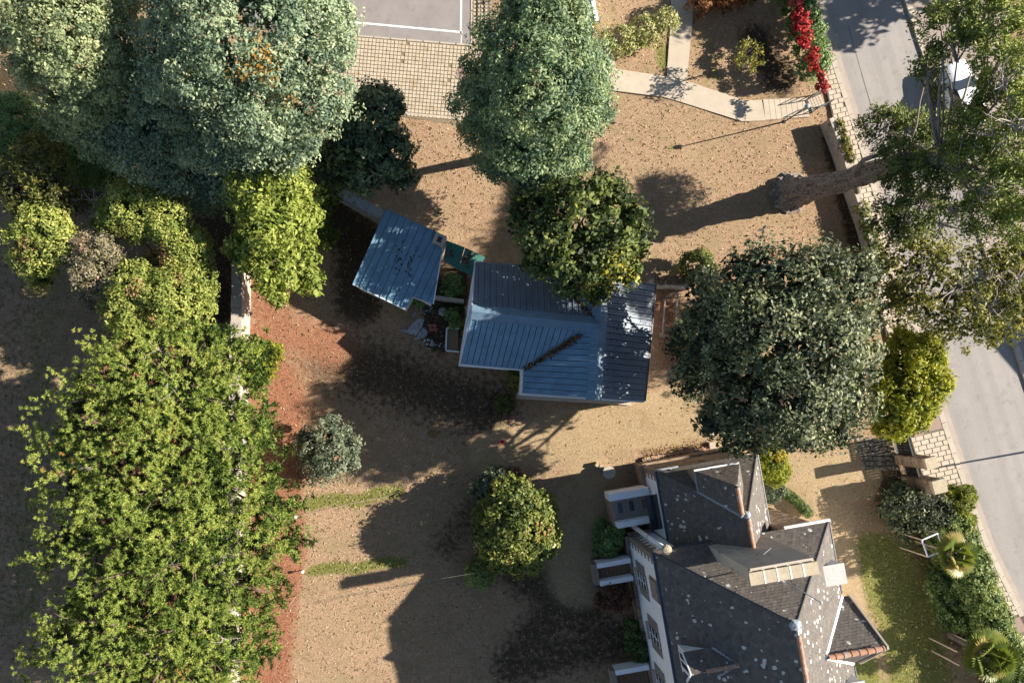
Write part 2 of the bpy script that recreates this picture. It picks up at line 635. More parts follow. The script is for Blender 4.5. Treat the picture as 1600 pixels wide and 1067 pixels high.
# paving stones: single objects where the photograph shows them, the rest joined
mbs = MB().box((0, 0, 0), (0.455, 0.262, 0.05), 0, 0.985)
stone_me = bpy.data.meshes.new('paving_stone')
stone_me.from_pydata(mbs.v, [], mbs.f)
stone_me.materials.append(M['paver'])
stones = []
covers_px = [(1457, 661, 12), (1432, 673, 9), (1589, 975, 14)]
y = -60.0
row = 0
while y < 1110:
    xl, xr = at_y(PL, y) + 1, at_y(KL, y) - 9
    n = max(2, int((xr - xl) / 12.6) + 1)
    off = (row % 2) * 6.3
    for k in range(n + 1):
        x0, x1 = xl + k * 12.6 - off, xl + (k + 1) * 12.6 - off
        x0, x1 = max(x0, xl), min(x1, xr)
        if x1 - x0 < 3.5: continue
        cx = (x0 + x1) / 2
        cy = y - (cx - xl) * 0.24
        if any(abs(cx - a) < r and abs(cy - b) < r for a, b, r in covers_px): continue
        stones.append((cx, cy, (x1 - x0) / 12.6))
    y += 7.4
    row += 1


def stone_rank(s):
    _, yy, _ = s
    return 0 if (0 < yy < 245 or 640 < yy < 765) else 1 if 245 < yy < 330 or 765 <= yy < 1067 else 2


stones.sort(key=stone_rank)
org = ORG[pav.name]
rest = MB()
for i, (cx, cy, sx) in enumerate(stones):
    p = W(cx, cy)
    z = 0.092 + R(-0.006, 0.006)
    rz = math.radians(13.5) + R(-0.012, 0.012)
    if i < 298:
        o = bpy.data.objects.new('paving_stone', stone_me)
        COL.objects.link(o)
        o.parent = pav
        o.location = (p[0] - org[0], p[1] - org[1], z - org[2])
        o.rotation_euler = (R(-0.01, 0.01), R(-0.01, 0.01), rz)
        o.scale = (sx, 1, 1)
    else:
        rest.box((p[0], p[1], z), (0.455 * sx, 0.262, 0.05), rz, 0.985)
tag(part('paving_stones', rest, M['paver'], pav), kind='stuff')
for (cx, cy, r), lb in zip(covers_px, ('pink square cover in the pavement nearest the kerb', 'small square cover in the pavement beside the hedge', 'pink square cover in the pavement at the bottom corner')):
    p = W(cx, cy)
    t = thing('utility_cover', lb, 'cover', (p[0], p[1], 0.1), 'utility covers in the pavement')
    s = 2 * r * PXM * 0.93
    part('frame', MB().box((p[0], p[1], 0.095), (s, s, 0.05), 0.24), M['joint'], t)
    part('lid', MB().box((p[0], p[1], 0.105), (s * 0.93, s * 0.93, 0.05), 0.24), M['cover'], t)
for cx, cy, lb in ((1541, 925, 'small dark drain cover beside the hedge, upper one'), (1588, 1012, 'small dark drain cover beside the hedge, lower one')):
    p = W(cx, cy)
    t = thing('drain_cover', lb, 'drain cover', (p[0], p[1], 0.1), 'small drain covers by the hedge')
    part('frame', MB().box((p[0], p[1], 0.10), (0.28, 0.42, 0.05), 0.4), M['joint'], t)
    part('grate', MB().box((p[0], p[1], 0.11), (0.22, 0.36, 0.05), 0.4), simple('iron', (0.12, 0.11, 0.10), 0.2), t)

# parking court at the top
pk = MB().prism([W(x, y)[:2] for x, y in ((380, -120), (737, -120), (735.5, 70), (541, 54), (380, 41))], -0.05, 0.004)
park = tag(part('parking_court', pk, M['parking']), 'worn grey asphalt parking court with white lines', kind='structure')
mb = MB()
for x1, y1, x2, y2 in ((440, 25, 722.6, 51), (721.5, -60, 720, 52), (721, 56, 720.5, 68)):
    a, b = W(x1, y1), W(x2, y2)
    w = 0.11 if y1 != 56 else 0.05
    part('painted_line', MB().box(((a[0] + b[0]) / 2, (a[1] + b[1]) / 2, 0.007), (math.hypot(b[0] - a[0], b[1] - a[1]), w, 0.004), math.atan2(b[1] - a[1], b[0] - a[0])), M['white_paint'], park)
# the number 10 painted the other way up
num = MB()
c = W(544.5, 48.5)
pts = []
for i in range(12):
    a0, a1 = 2 * math.pi * i / 12, 2 * math.pi * (i + 1) / 12
    q = []
    for a_, r_ in ((a0, 1), (a1, 1), (a1, 0.66), (a0, 0.66)):
        q.append((c[0] + 0.105 * r_ * math.cos(a_), c[1] + 0.15 * r_ * math.sin(a_), 0.009))
    num.add(q, [(0, 1, 2, 3)])
c1 = W(553.0, 49.5)
num.box((c1[0], c1[1], 0.0075), (0.045, 0.30, 0.003))
num.box((c1[0] + 0.05, c1[1] - 0.12, 0.0085), (0.10, 0.04, 0.003), 0.5)
part('painted_number', num, M['white_paint'], park)

mb = MB().prism([W(x, y)[:2] for x, y in ((420, 46), (541, 56.5), (738, 72), (737, -120), (772, -120), (770, 70), (745, 200), (620, 181), (420, 158))], -0.05, 0.0)
grid = tag(part('grid_paving', mb, M['grid_soil']), 'grid paving of pale blocks with leaf filled joints', kind='structure')


def grid_blocks(poly, ang, pitch, size, name):
    P = [W(x, y)[:2] for x, y in poly]
    xs, ys = [p[0] for p in P], [p[1] for p in P]
    cx, cy = sum(xs) / len(xs), sum(ys) / len(ys)
    co, si = math.cos(ang), math.sin(ang)
    mbg = MB()
    for i in range(-60, 61):
        for j in range(-60, 61):
            x, y = cx + (i * co - j * si) * pitch, cy + (i * si + j * co) * pitch
            if inpoly(np.array(x), np.array(y), P) and math.hypot(x - W(720, 114)[0], y - W(720, 114)[1]) > 0.42:
                if R(0, 1) < 0.012: continue
                mbg.box((x + R(-.006, .006), y + R(-.006, .006), R(-0.006, 0.010)), (size, size, 0.06), ang + R(-.04, .04), 0.93)
    tag(part(name, mbg, M['grid_block'], grid), kind='stuff')


grid_blocks([(424, 49), (541, 59), (736, 75), (772, 78), (748, 195), (622, 177), (424, 155)], math.radians(-5), 0.228, 0.196, 'grid_block')
grid_blocks([(740, 70), (739, -60), (768, -60), (768, 70)], math.radians(-1), 0.235, 0.16, 'grid_block')
for x1, y1, x2, y2, lb in ((430, 46, 738, 71.5, 'edge'), (737.5, -60, 736.5, 70, 'edge'), (420, 156, 730, 187, 'edge')):
    n = max(1, int(math.hypot(x2 - x1, y2 - y1) / 25))
    for i in range(n):
        a = W(x1 + (x2 - x1) * (i + 0.03) / n, y1 + (y2 - y1) * (i + 0.03) / n)
        b = W(x1 + (x2 - x1) * (i + 0.97) / n, y1 + (y2 - y1) * (i + 0.97) / n)
        part('edging_kerb', MB().beam((a[0], a[1], 0.0), (b[0], b[1], 0.0), 0.10, 0.07), M['kerb'], grid)
p = W(720, 114)
t = thing('manhole_cover', 'round rusty manhole cover in the grid paving', 'manhole', (p[0], p[1], 0))
part('rim', MB().lathe(p, [(0.40, -0.05), (0.40, 0.03), (0.34, 0.03), (0.34, -0.02)], 28), M['kerb'], t)
part('lid', MB().lathe(p, [(0.335, -0.05), (0.335, 0.03), (0.31, 0.036)], 28), M['cover'], t)

# the forked concrete path: separate cast slabs
path = thing('garden_path', 'pale concrete path forking towards the street gate', None, W(1060, 130))
path['kind'] = 'structure'
for poly in (
        [(930, 80), (957, 80), (962, 108), (1040, 120), (1036, 152), (950, 141), (930, 141)],
        [(1040.6, 120), (1072, 127), (1062.2, 159.3), (1036.6, 152.1)],
        [(1041.5, 119.6), (1048, 29.6), (1083, 19.6), (1073, 126.4)],
        [(1048.2, 29), (1050, -40), (1088, -40), (1083.1, 19)],
        [(1072.6, 127.4), (1162.8, 157.2), (1164, 189.8), (1159, 190), (1062.8, 159.6)],
        [(1163.5, 157.5), (1190, 157), (1196, 189), (1164.5, 190)]):
    part('path_slab', MB().prism([W(x, y)[:2] for x, y in poly], -0.05, 0.03), M['concrete'], path)
for i in range(8):
    x0 = 1192 + i * 8.6
    part('path_slab', MB().prism([W(x, y)[:2] for x, y in ((x0, 156 - i * 0.3), (x0 + 8.2, 155.7 - i * 0.3), (x0 + 12, 187.5 - i * 0.6), (x0 + 3.8, 188 - i * 0.6))], -0.05, 0.032 + i * 0.004), M['concrete'], path)

# ------------------------------------------------------------------ metal roofed garage house and shed
def metal_sheet(name, c):
    m, nt, p = nodes_of(name, 0.5, 0.4)
    v = coord(nt)
    n1, n2 = noise(nt, v, 1.1, 5, 0.65), noise(nt, v, 18, 3, 0.7)
    col = ramp(nt, n1, [(0.3, tuple(x * 0.8 for x in c)), (0.7, tuple(x * 1.2 for x in c))])
    col = mixc(nt, math_n(nt, 'MULTIPLY', sramp(nt, n2, 0.52, 0.70), 0.45), col, (0.12, 0.125, 0.12))
    col = mixc(nt, math_n(nt, 'MULTIPLY', sramp(nt, noise(nt, v, 2.6, 6, 0.75), 0.50, 0.68), 0.4), col, (0.10, 0.12, 0.135))
    oi = nd(nt, 'ShaderNodeObjectInfo').outputs['Random']
    col = mixc(nt, math_n(nt, 'MULTIPLY', oi, 0.3), col, tuple(x * 0.8 for x in c))
    nt.links.new(col, p.inputs['Base Color'])
    nt.links.new(ramp(nt, n1, [(0.3, (0.42,) * 3), (0.7, (0.62,) * 3)]), p.inputs['Roughness'])
    return m


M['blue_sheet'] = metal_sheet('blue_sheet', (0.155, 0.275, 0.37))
M['grey_sheet'] = metal_sheet('shaded_slope_sheet', (0.150, 0.190, 0.235))  # greyer copy of the blue sheet, shade of its slopes put into the colour
M['blue_trim'] = metal_sheet('blue_trim', (0.130, 0.205, 0.275))
M['lining'] = simple('dark_lining', (0.03, 0.035, 0.045), 0.2, 3)
M['render_white'] = simple('white_render', (0.80, 0.80, 0.81), 0.08, 1.2, 0.9, 0.2, 0.3, stain=(0.8, 0.62, (0.46, 0.45, 0.44)))
M['white'] = simple('white_coat', (0.72, 0.72, 0.72), 0.06, 3, 0.6)
M['wood_grey'] = simple('grey_wood', (0.27, 0.235, 0.205), 0.3, 5, 0.9)
M['wood_brown'] = simple('brown_wood', (0.19, 0.12, 0.075), 0.3, 6, 0.85)
M['dead_leaf'] = leaf_mat('dead_leaves', (0.05, 0.030, 0.018), (0.14, 0.075, 0.035), (0.28, 0.17, 0.08), (0.35, 0.22, 0.06), 0.15, 0.8, 0.2)
M['dark_metal'] = simple('dark_metal', (0.045, 0.048, 0.055), 0.2, 8, 0.5, 0.5, 0)


def plane_fit(pts):
    A = np.array([(p[0], p[1], 1) for p in pts])
    return np.linalg.lstsq(A, np.array([p[2] for p in pts]), rcond=None)[0]


def sheet_roof(root, poly3, ribdir, pitch, mat, name='roof_panel', phase=0.0, lift=0.0):
    """ribbed metal panels, one object for each width between two ribs"""
    a, b, c = plane_fit(poly3)
    P = [(p[0], p[1]) for p in poly3]
    dx, dy = ribdir
    L = math.hypot(dx, dy)
    dx, dy = dx / L, dy / L
    nx, ny = -dy, dx
    us = [p[0] * nx + p[1] * ny for p in P]
    u = min(us) - phase * pitch
    zf = lambda q, d: a * q[0] + b * q[1] + c + d + lift
    part('roof_lining', MB().prism(P, [zf(k, -0.12) for k in P], [zf(k, -0.05) for k in P]) if len(P) < 7 else MB().prism(P, [zf(k, -0.12) for k in P], [zf(k, -0.05) for k in P]), M['lining'], root)
    while u < max(us):
        q = clip_half(clip_half(P, nx, ny, u + pitch - 0.035), -nx, -ny, -u)
        if len(q) >= 3 and parea(q) > 0.02:
            mb = MB().prism(q, [zf(k, -0.03) for k in q], [zf(k, 0) for k in q])
            for uu, w_, h_ in ((u + 0.0, 0.055, 0.07), (u + pitch * 0.5, 0.035, 0.018)):
                s = clip_half(clip_half(P, nx, ny, uu + w_), -nx, -ny, -uu)
                if len(s) >= 3 and parea(s) > 0.004:
                    mb.prism(s, [zf(k, -0.01) for k in s], [zf(k, h_) for k in s])
            part(name, mb, mat, root)
        u += pitch


ez = 2.8
gA, gB, gC, gD = (743, 409, ez), (719.5, 568.5, ez), (817.5, 577, ez), (816, 614, ez)
gE, gF = (1007, 626.5, ez), (1024, 443, ez)
R1, J, R2, R3 = (738.5, 487, 4.5), (937, 507, 4.6), (929, 622, 4.6), (941, 440, 4.6)
Vn = (852, 415, ez)
w3 = lambda q: W(*q)
garage = thing('outbuilding', 'low white outbuilding with a blue ribbed metal roof of two crossing gables', 'outbuilding', W(860, 540))
down = Vector(w3(gB)) - Vector(w3(R1))
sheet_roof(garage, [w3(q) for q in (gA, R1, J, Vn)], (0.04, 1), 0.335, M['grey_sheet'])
sheet_roof(garage, [w3(q) for q in (R1, gB, gC, J)], (down.x, down.y), 0.335, M['blue_sheet'])
sheet_roof(garage, [w3(q) for q in (J, gC, gD, R2)], (1, -0.07), 0.335, M['blue_sheet'])
sheet_roof(garage, [w3(q) for q in (J, Vn, R3)], (1, -0.07), 0.335, M['blue_sheet'])
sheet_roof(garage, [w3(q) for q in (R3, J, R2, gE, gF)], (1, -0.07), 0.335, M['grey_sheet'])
for a, b in ((R1, J), (J, R2), (R3, J)):
    a, b = Vector(w3(a)), Vector(w3(b))
    d = (b - a).normalized()
    sd = Vector((-d.y, d.x, 0))
    mb = MB()
    vs_ = []
    for q in (a - d * 0.05, b + d * 0.1):
        for o_, dz in ((-0.42, -0.16), (0, 0.075), (0.42, -0.16)):
            vs_.append(q + sd * o_ + Vector((0, 0, dz)))
    mb.add(vs_, [(0, 1, 4, 3), (1, 2, 5, 4)])
    mb.add([v - Vector((0, 0, 0.06)) for v in vs_], [(3, 4, 1, 0), (4, 5, 2, 1)])
    part('ridge_cap', mb, M['blue_trim'], garage)
gw = MB()
gl = [W(x, y)[:2] for x, y in ((739, 421), (716, 572), (808, 580), (807.5, 617), (985, 628), (1001, 455), (850, 432))]
gw.prism(gl, 0, 2.70)
part('wall', gw, M['render_white'], garage)
# white west gable up to the roof
g0, g1, gr = W(743, 409, ez), W(719.5, 568.5, ez), w3(R1)
bx0, bx1 = Vector((*W(738.5, 421)[:2], 2.7)), Vector((*W(715.5, 572)[:2], 2.7))
gm = (bx0 + bx1) / 2 + Vector((0, 0, 1.62))
th = Vector((0.25, 0.03, 0))
part('gable_wall', MB().add([bx0, bx1, gm, bx0 + th, bx1 + th, gm + th], [(0, 2, 1), (3, 4, 5), (0, 1, 4, 3), (1, 2, 5, 4), (2, 0, 3, 5)]), M['render_white'], garage)
part('verge_board', MB().beam(Vector(g0) + Vector((-.05, 0, -.02)), Vector(gr) + Vector((-.05, 0, -.03)), 0.05, 0.12), M['white'], garage)
part('verge_board', MB().beam(Vector(gr) + Vector((-.05, 0, -.03)), Vector(g1) + Vector((-.05, 0, -.02)), 0.05, 0.12), M['white'], garage)
vw = gm - Vector((0.035, 0.15, 0.95))
win = part('gable_hatch', MB().box(vw, (0.07, 0.85, 0.75), 0.14), M['wood_grey'], garage)
part('shutter_board', MB().box(vw - Vector((0.04, 0, 0)), (0.03, 0.62, 0.55), 0.14), M['wood_brown'], win)
for a, b in ((gB, gC), (gD, gE), (gA, (798, 413, ez)), (gC, gD)):
    a, b = Vector(w3(a)), Vector(w3(b))
    part('gutter', MB().tube([a + Vector((0, -0.03, -0.06)), b + Vector((0, -0.03, -0.06))], 0.05, 8), M['white'], garage)
a, b = Vector(w3(gE)), Vector(w3(gF))
part('gutter', MB().tube([a + Vector((.05, 0, -.06)), b + Vector((.05, 0, -.06))], 0.06, 8), M['dark_metal'], garage)
part('foundation_apron', MB().prism([W(x, y)[:2] for x, y in ((806, 616), (985, 627.5), (984, 633), (806, 623))], 0, 0.12), M['concrete'], garage)


def scatter_leaves(n, fn, size, mat, name, parent=None, spread=0.5, tint=(0.0, 0.8), **kw):
    """n flat leaves; fn(i) gives a point, normals nearly upright"""
    P = np.array([fn(i) for i in range(n)])
    N = RNG.normal(0, spread, (n, 3)) + np.array([0, 0, 1])
    V, Q = leaf_quads(P, N, RNG.uniform(0.6, 1.3, n) * size, 0.6)
    o = part_np(name, V, Q, mat, parent, np.repeat(RNG.uniform(*tint, n), 4))
    return tag(o, kind='stuff', **kw)


def leaf_quads(P, N, L, aspect, fold=0.12, T=None):
    n = len(P)
    N = N / (np.linalg.norm(N, axis=1, keepdims=True) + 1e-9)
    if T is None:
        T = RNG.normal(0, 1, (n, 3))
    T = T - N * (T * N).sum(1, keepdims=True)
    T /= np.linalg.norm(T, axis=1, keepdims=True) + 1e-9
    B = np.cross(N, T)
    L = np.broadcast_to(np.asarray(L, float), (n,))[:, None]
    wd = L * aspect
    V = np.stack([P - T * L * 0.5, P + B * wd * 0.5 + N * wd * fold, P + T * L * 0.5, P - B * wd * 0.5 + N * wd * fold], 1).reshape(-1, 3)
    return V, np.arange(n * 4).reshape(n, 4)


# leaf debris caught in the two valleys and on the roofs
def on_line(a, b, j, dz):
    a, b = Vector(w3(a)), Vector(w3(b))

    def f(i):
        t = R(0, 1)
        q = a.lerp(b, t)
        w = j * (0.5 + 0.6 * abs(math.sin(t * 23)))
        return (q.x + random.gauss(0, w), q.y + random.gauss(0, w), q.z + dz + abs(random.gauss(0, 0.05)))
    return f


part('valley_flashing', MB().beam(Vector(w3(gC)) + Vector((0, 0, .02)), Vector(w3(J)) + Vector((0, 0, .02)), 0.22, 0.03), M['blue_trim'], garage)
part('valley_flashing', MB().beam(Vector(w3(Vn)) + Vector((0, 0, .02)), Vector(w3(J)) + Vector((0, 0, .02)), 0.22, 0.03), M['blue_trim'], garage)
scatter_leaves(900, on_line((820, 576, ez), (905, 525, 4.2), 0.10, 0.06), 0.13, M['dead_leaf'], 'leaf_debris', garage)
scatter_leaves(500, on_line((880, 452, 3.4), (930, 498, 4.4), 0.09, 0.06), 0.13, M['dead_leaf'], 'leaf_debris', garage)

plE = plane_fit([w3(q) for q in (R3, J, R2, gE, gF)])


def _east_leaf(i):
    q = W(R(942, 1014), R(450, 618), 3.7)
    return (q[0], q[1], plE[0] * q[0] + plE[1] * q[1] + plE[2] + 0.03)


scatter_leaves(170, _east_leaf, 0.10, M['dead_leaf'], 'leaf_debris', garage, 0.3)
scatter_leaves(220, on_line((1006, 620, ez), (1022, 450, ez), 0.05, 0.03), 0.09, M['dead_leaf'], 'leaf_debris', garage)
# the shed with a single slope of blue sheets
sh = [(604, 327), (681, 363), (692, 386), (677, 475), (645, 463), (633, 483), (551, 444)]
shz = lambda x, y: 2.45 + 0.0022 * (x - 551) - 0.0006 * (y - 327)
shed = thing('shed', 'small blue ribbed metal shed roof with a notched corner and a brick chimney', 'shed', W(620, 410))
dv = Vector(W(551, 444)) - Vector(W(604, 327))
sheet_roof(shed, [W(x, y, shz(x, y)) for x, y in sh], (dv.x, dv.y), 0.44, M['blue_sheet'])
part('wall', MB().prism([W(x, y, 2.4)[:2] for x, y in ((604, 331), (680, 366), (688, 387), (673, 471), (644, 459), (632, 479), (555, 443))], 0, 2.33), M['render_white'], shed)
for (x1, y1), (x2, y2), mt in (((551, 444), (633, 483), 'white'), ((604, 327), (681, 363), 'blue_trim'), ((551, 444), (604, 327), 'blue_trim'), ((677, 475), (692, 386), 'white')):
    a, b = Vector(W(x1, y1, shz(x1, y1))), Vector(W(x2, y2, shz(x2, y2)))
    part('edge_trim', MB().beam(a - Vector((0, 0, .03)), b - Vector((0, 0, .03)), 0.06, 0.11), M[mt], shed)
c = W(686.5, 374.5, 3.1)
ch = part('chimney', MB().box((c[0], c[1], 1.55), (0.66, 0.60, 3.1), -0.42), simple('chimney_brick', (0.27, 0.23, 0.21), 0.3, 7, 0.9), shed)
part('chimney_top', MB().box((c[0] - .2, c[1] + .09, 3.15), (0.2, 0.66, 0.1), -0.42).box((c[0] + .22, c[1] - .10, 3.15), (0.18, 0.66, 0.1), -0.42).box((c[0] + .1, c[1] + .235, 3.149), (0.25, 0.13, 0.1), -0.42).box((c[0] - .085, c[1] - .23, 3.149), (0.25, 0.13, 0.1), -0.42), M['kerb'], ch)
part('flue_hole', MB().box((c[0], c[1], 3.105), (0.3, 0.3, 0.02), -0.42), M['dark_metal'], ch)
shc = plane_fit([W(x, y, shz(x, y)) for x, y in sh])
_spots = [(620, 408, 9), (641, 415, 8), (640, 425, 7), (650, 398, 8), (625, 395, 12)]


def _shed_leaf(i):
    cx_, cy_, r_ = random.choice(_spots)
    x, y = random.gauss(cx_, r_ * .45), random.gauss(cy_, r_)
    q = W(x, y, 2.5)
    return (q[0], q[1], shc[0] * q[0] + shc[1] * q[1] + shc[2] + 0.03)


scatter_leaves(55, _shed_leaf, 0.15, M['dead_leaf'], 'leaf_debris', shed, 0.2, (0, 0.35))

# green lean-to roof between shed and outbuilding
green = simple('green_sheet', (0.045, 0.155, 0.125), 0.2, 3, 0.6, stain=(3, 0.6, (0.10, 0.10, 0.07)))
lean = thing('lean_to', 'flat green sheet roof between the shed and the outbuilding', 'lean-to', W(720, 400))
for poly in ([(698, 376), (726, 386.5), (716, 421.5), (692.5, 407)], [(727, 387), (758.5, 402), (738, 431), (716.6, 422)]):
    P = [W(x, y, 1.9) for x, y in poly]
    part('roof_sheet', MB().prism([q[:2] for q in P], 1.86, 1.9), green, lean)
for x, y in ((697, 379), (755, 403), (737, 427), (695, 405)):
    q = W(x, y, 1.9)
    part('post', MB().box((q[0], q[1], 0.93), (0.09, 0.09, 1.86)), M['wood_grey'], lean)
scatter_leaves(160, lambda i: (lambda a: W(random.gauss(a[0], 3), random.gauss(a[1], 4), 1.92))(random.choice([(704, 394), (724, 405), (733, 400), (729, 410)])), 0.12, M['dead_leaf'], 'leaf_debris', lean)
bw = thing('low_wall', 'narrow pale wall joining the shed to the white gable', 'wall', W(700, 470))
a, b = W(679, 467.5), W(724, 473.5)
part('masonry', MB().beam((a[0], a[1], 0.45), (b[0], b[1], 0.45), 0.16, 0.9), M['concrete'], bw)
part('coping', MB().beam((a[0], a[1], 0.93), (b[0], b[1], 0.93), 0.22, 0.06), M['kerb'], bw)

# ------------------------------------------------------------------ the slate roofed house
HO = (280.6 * PXM, -213.7 * PXM)
VX, VY = Vector((0.985, 0.172, 0)), Vector((0.172, -0.985, 0))
ROT = math.atan2(0.172, 0.985)


def HL(s, t, z=0.0):
    return Vector((HO[0] + s * VX.x + t * VY.x, HO[1] + s * VX.y + t * VY.y, z))


house = thing('house', 'tall white house with steep dark slate roofs, dormers and a wide chimney', 'house', HL(4.6, 4))


def hbox(mb, s0, s1, t0, t1, z0, z1):
    q = [HL(s0, t0), HL(s1, t0), HL(s1, t1), HL(s0, t1)]
    return mb.prism([(p.x, p.y) for p in q], z0, z1)


def slate_mat():
    m, nt, p = nodes_of('slate', 0.75, 0.3)
    v = coord(nt)
    t = attr(nt, 'tint')
    col = ramp(nt, t, [(0.0, (0.075, 0.066, 0.060)), (0.5, (0.125, 0.108, 0.096)), (1.0, (0.20, 0.172, 0.15))])
    n = noise(nt, v, 2.2, 5, 0.7)
    col = mixc(nt, math_n(nt, 'MULTIPLY', sramp(nt, n, 0.50, 0.70), 0.5), col, (0.125, 0.100, 0.068))
    nm = noise(nt, v, 13, 3, 0.7)
    col = mixc(nt, math_n(nt, 'MULTIPLY', sramp(nt, nm, 0.56, 0.68), 0.5), col, (0.045, 0.042, 0.034))
    # lichen: pale round spots, thicker in some patches
    vo = nd(nt, 'ShaderNodeTexVoronoi')
    vo.inputs['Scale'].default_value = 3.2
    nt.links.new(v, vo.inputs['Vector'])
    d = math_n(nt, 'ADD', vo.outputs['Distance'], math_n(nt, 'MULTIPLY', noise(nt, v, 16, 2), 0.25))
    cl = noise(nt, v, 0.75, 4, 0.65)
    lim = math_n(nt, 'ADD', 0.13, math_n(nt, 'MULTIPLY', sramp(nt, cl, 0.45, 0.60), 0.36))
    spot = math_n(nt, 'LESS_THAN', d, lim)
    sc = nt.nodes.new('ShaderNodeSeparateColor')
    nt.links.new(vo.outputs['Color'], sc.inputs[0])
    spot = math_n(nt, 'MULTIPLY', spot, math_n(nt, 'GREATER_THAN', sc.outputs[0], 0.55))
    col = mixc(nt, spot, col, (0.52, 0.51, 0.48))
    nt.links.new(col, p.inputs['Base Color'])
    bump(nt, p, nm, 0.3, 0.01)
    return m


M['slate'] = slate_mat()
M['stone'] = simple('granite', (0.33, 0.24, 0.165), 0.35, 3, 0.95, 0.2, 0.8, stain=(4.5, 0.51, (0.135, 0.095, 0.065)))
M['quoin'] = simple('quoin_stone', (0.25, 0.195, 0.155), 0.3, 5, 0.95)
M['terracotta'] = simple('terracotta', (0.40, 0.21, 0.13), 0.3, 5, 0.85, stain=(4, 0.5, (0.36, 0.31, 0.27)))
M['zinc'] = simple('zinc', (0.30, 0.33, 0.37), 0.15, 2, 0.5, 0.5)
M['gutter_blue'] = simple('dark_gutter', (0.035, 0.05, 0.08), 0.25, 3, 0.5)
M['chimney'] = simple('chimney_render', (0.44, 0.385, 0.325), 0.18, 1.6, 0.95, 0.2, 0.5, stain=(1.8, 0.56, (0.215, 0.165, 0.12)))
M['chimney_cap'] = simple('chimney_cap', (0.40, 0.33, 0.23), 0.2, 4, 0.95, stain=(3, 0.6, (0.30, 0.22, 0.13)))
M['pale_top'] = simple('pale_speckled_slab', (0.46, 0.45, 0.42), 0.15, 9, 0.9, stain=(8, 0.58, (0.30, 0.29, 0.27)))
M['glass'] = simple('dark_glass', (0.03, 0.035, 0.042), 0.1, 2, 0.08, 0.6, 0)
M['lead'] = simple('lead', (0.30, 0.33, 0.36), 0.15, 3, 0.6)


def slate_roof(poly, label=None, dr=0.17, ds=0.21, root=None, thick=0.12):
    """a roof part (boarding) with a joined layer of slates; poly: Vectors, first edge is the eave"""
    root = root or house
    c = sum(poly, Vector()) / len(poly)
    n = (poly[1] - poly[0]).cross(poly[2] - poly[0]).normalized()
    if n.z < 0: n = -n
    e = (poly[1] - poly[0]).normalized()
    g = n.cross(e)
    if g.z < 0: g = -g
    o = poly[0]
    P2 = [((p - o).dot(e), (p - o).dot(g)) for p in poly]
    low = [p - n * thick for p in poly]
    k = len(poly)
    mb = MB().add(poly + low, [tuple(range(k)), tuple(range(2 * k - 1, k - 1, -1))] + [(i, k + i, k + (i + 1) % k, (i + 1) % k) for i in range(k)])
    base = part('roof', mb, M['slate_base'], root)
    if label: base['label'] = label
    u0, u1 = min(p[0] for p in P2), max(p[0] for p in P2)
    v1 = max(p[1] for p in P2)
    V, Fq, T = [], [], []
    row = 0
    v = 0.0
    while v < v1:
        u = u0 - (row % 2) * ds / 2
        while u < u1:
            q = [(u + 0.004, v), (u + ds - 0.004, v), (u + ds - 0.004, v + dr), (u + 0.004, v + dr)]
            cc = polyclip(q, P2)
            if len(cc) >= 3 and parea(cc) > 0.15 * ds * dr:
                lift = 0.022 + R(-0.006, 0.009)
                skew = R(-0.004, 0.004)
                tt = min(1, max(0, random.gauss(0.42, 0.13)))
                pts = []
                for a_, b_ in cc:
                    h = 0.004 + lift * (1 - (b_ - v) / dr) + skew * (a_ - u) / ds
                    pts.append(o + e * a_ + g * b_ + n * h)
                b0 = len(V)
                V += pts
                Fq.append(tuple(range(b0, b0 + len(pts))))
                T += [tt] * len(pts)
                if abs(cc[0][1] - v) < 1e-4 and abs(cc[1][1] - v) < 1e-4:
                    b1 = len(V)
                    V += [pts[0], pts[1], pts[1] - n * 0.025, pts[0] - n * 0.025]
                    Fq.append((b1, b1 + 3, b1 + 2, b1 + 1))
                    T += [tt] * 4
            u += ds
        v += dr
        row += 1
    org = Vector(ORG[root.name])
    me = bpy.data.meshes.new('slates')
    me.from_pydata([tuple(p - org) for p in V], [], Fq)
    a = me.attributes.new('tint', 'FLOAT', 'POINT')
    a.data.foreach_set('value', T)
    me.materials.append(M['slate'])
    s = link('slates', me, base)
    s['kind'] = 'stuff'
    return base


M['slate_base'] = simple('roof_boarding', (0.06, 0.058, 0.056), 0.2, 5)
E5, RZ = 6.4, 10.95
W0, TS, TN = 9.25, 14.5, 3.03
mid = W0 / 2
# walls: west and the white north return, stone north faces, east
wW = hbox(MB(), 0.10, 0.40, 0.34, TS - .2, 0, 6.35)
west = part('wall', wW, M['render_white'], house)
west['label'] = 'white rendered west wall'
part('wall', hbox(MB(), 0.40, 1.60, 0.34, 0.64, 0, 6.35), M['render_white'], house)
part('wall', hbox(MB(), 7.2, 9.13, 0.342, 0.64, 0, 6.35), M['stone'], house)['label'] = 'rough stone north wall'
part('wall', hbox(MB(), 8.83, 9.13, 0.64, TS - .2, 0, 6.35), M['render_white'], house)
part('wall', hbox(MB(), 0.40, 8.83, TS - .5, TS - .2, 0, 6.35), M['render_white'], house)
part('plinth', hbox(MB(), -0.12, 0.10, 0.18, TS - .2, 0, 1.0), M['stone'], house)
part('plinth', hbox(MB(), -0.12, 1.55, 0.16, 0.338, 0, 1.0), M['stone'], house)
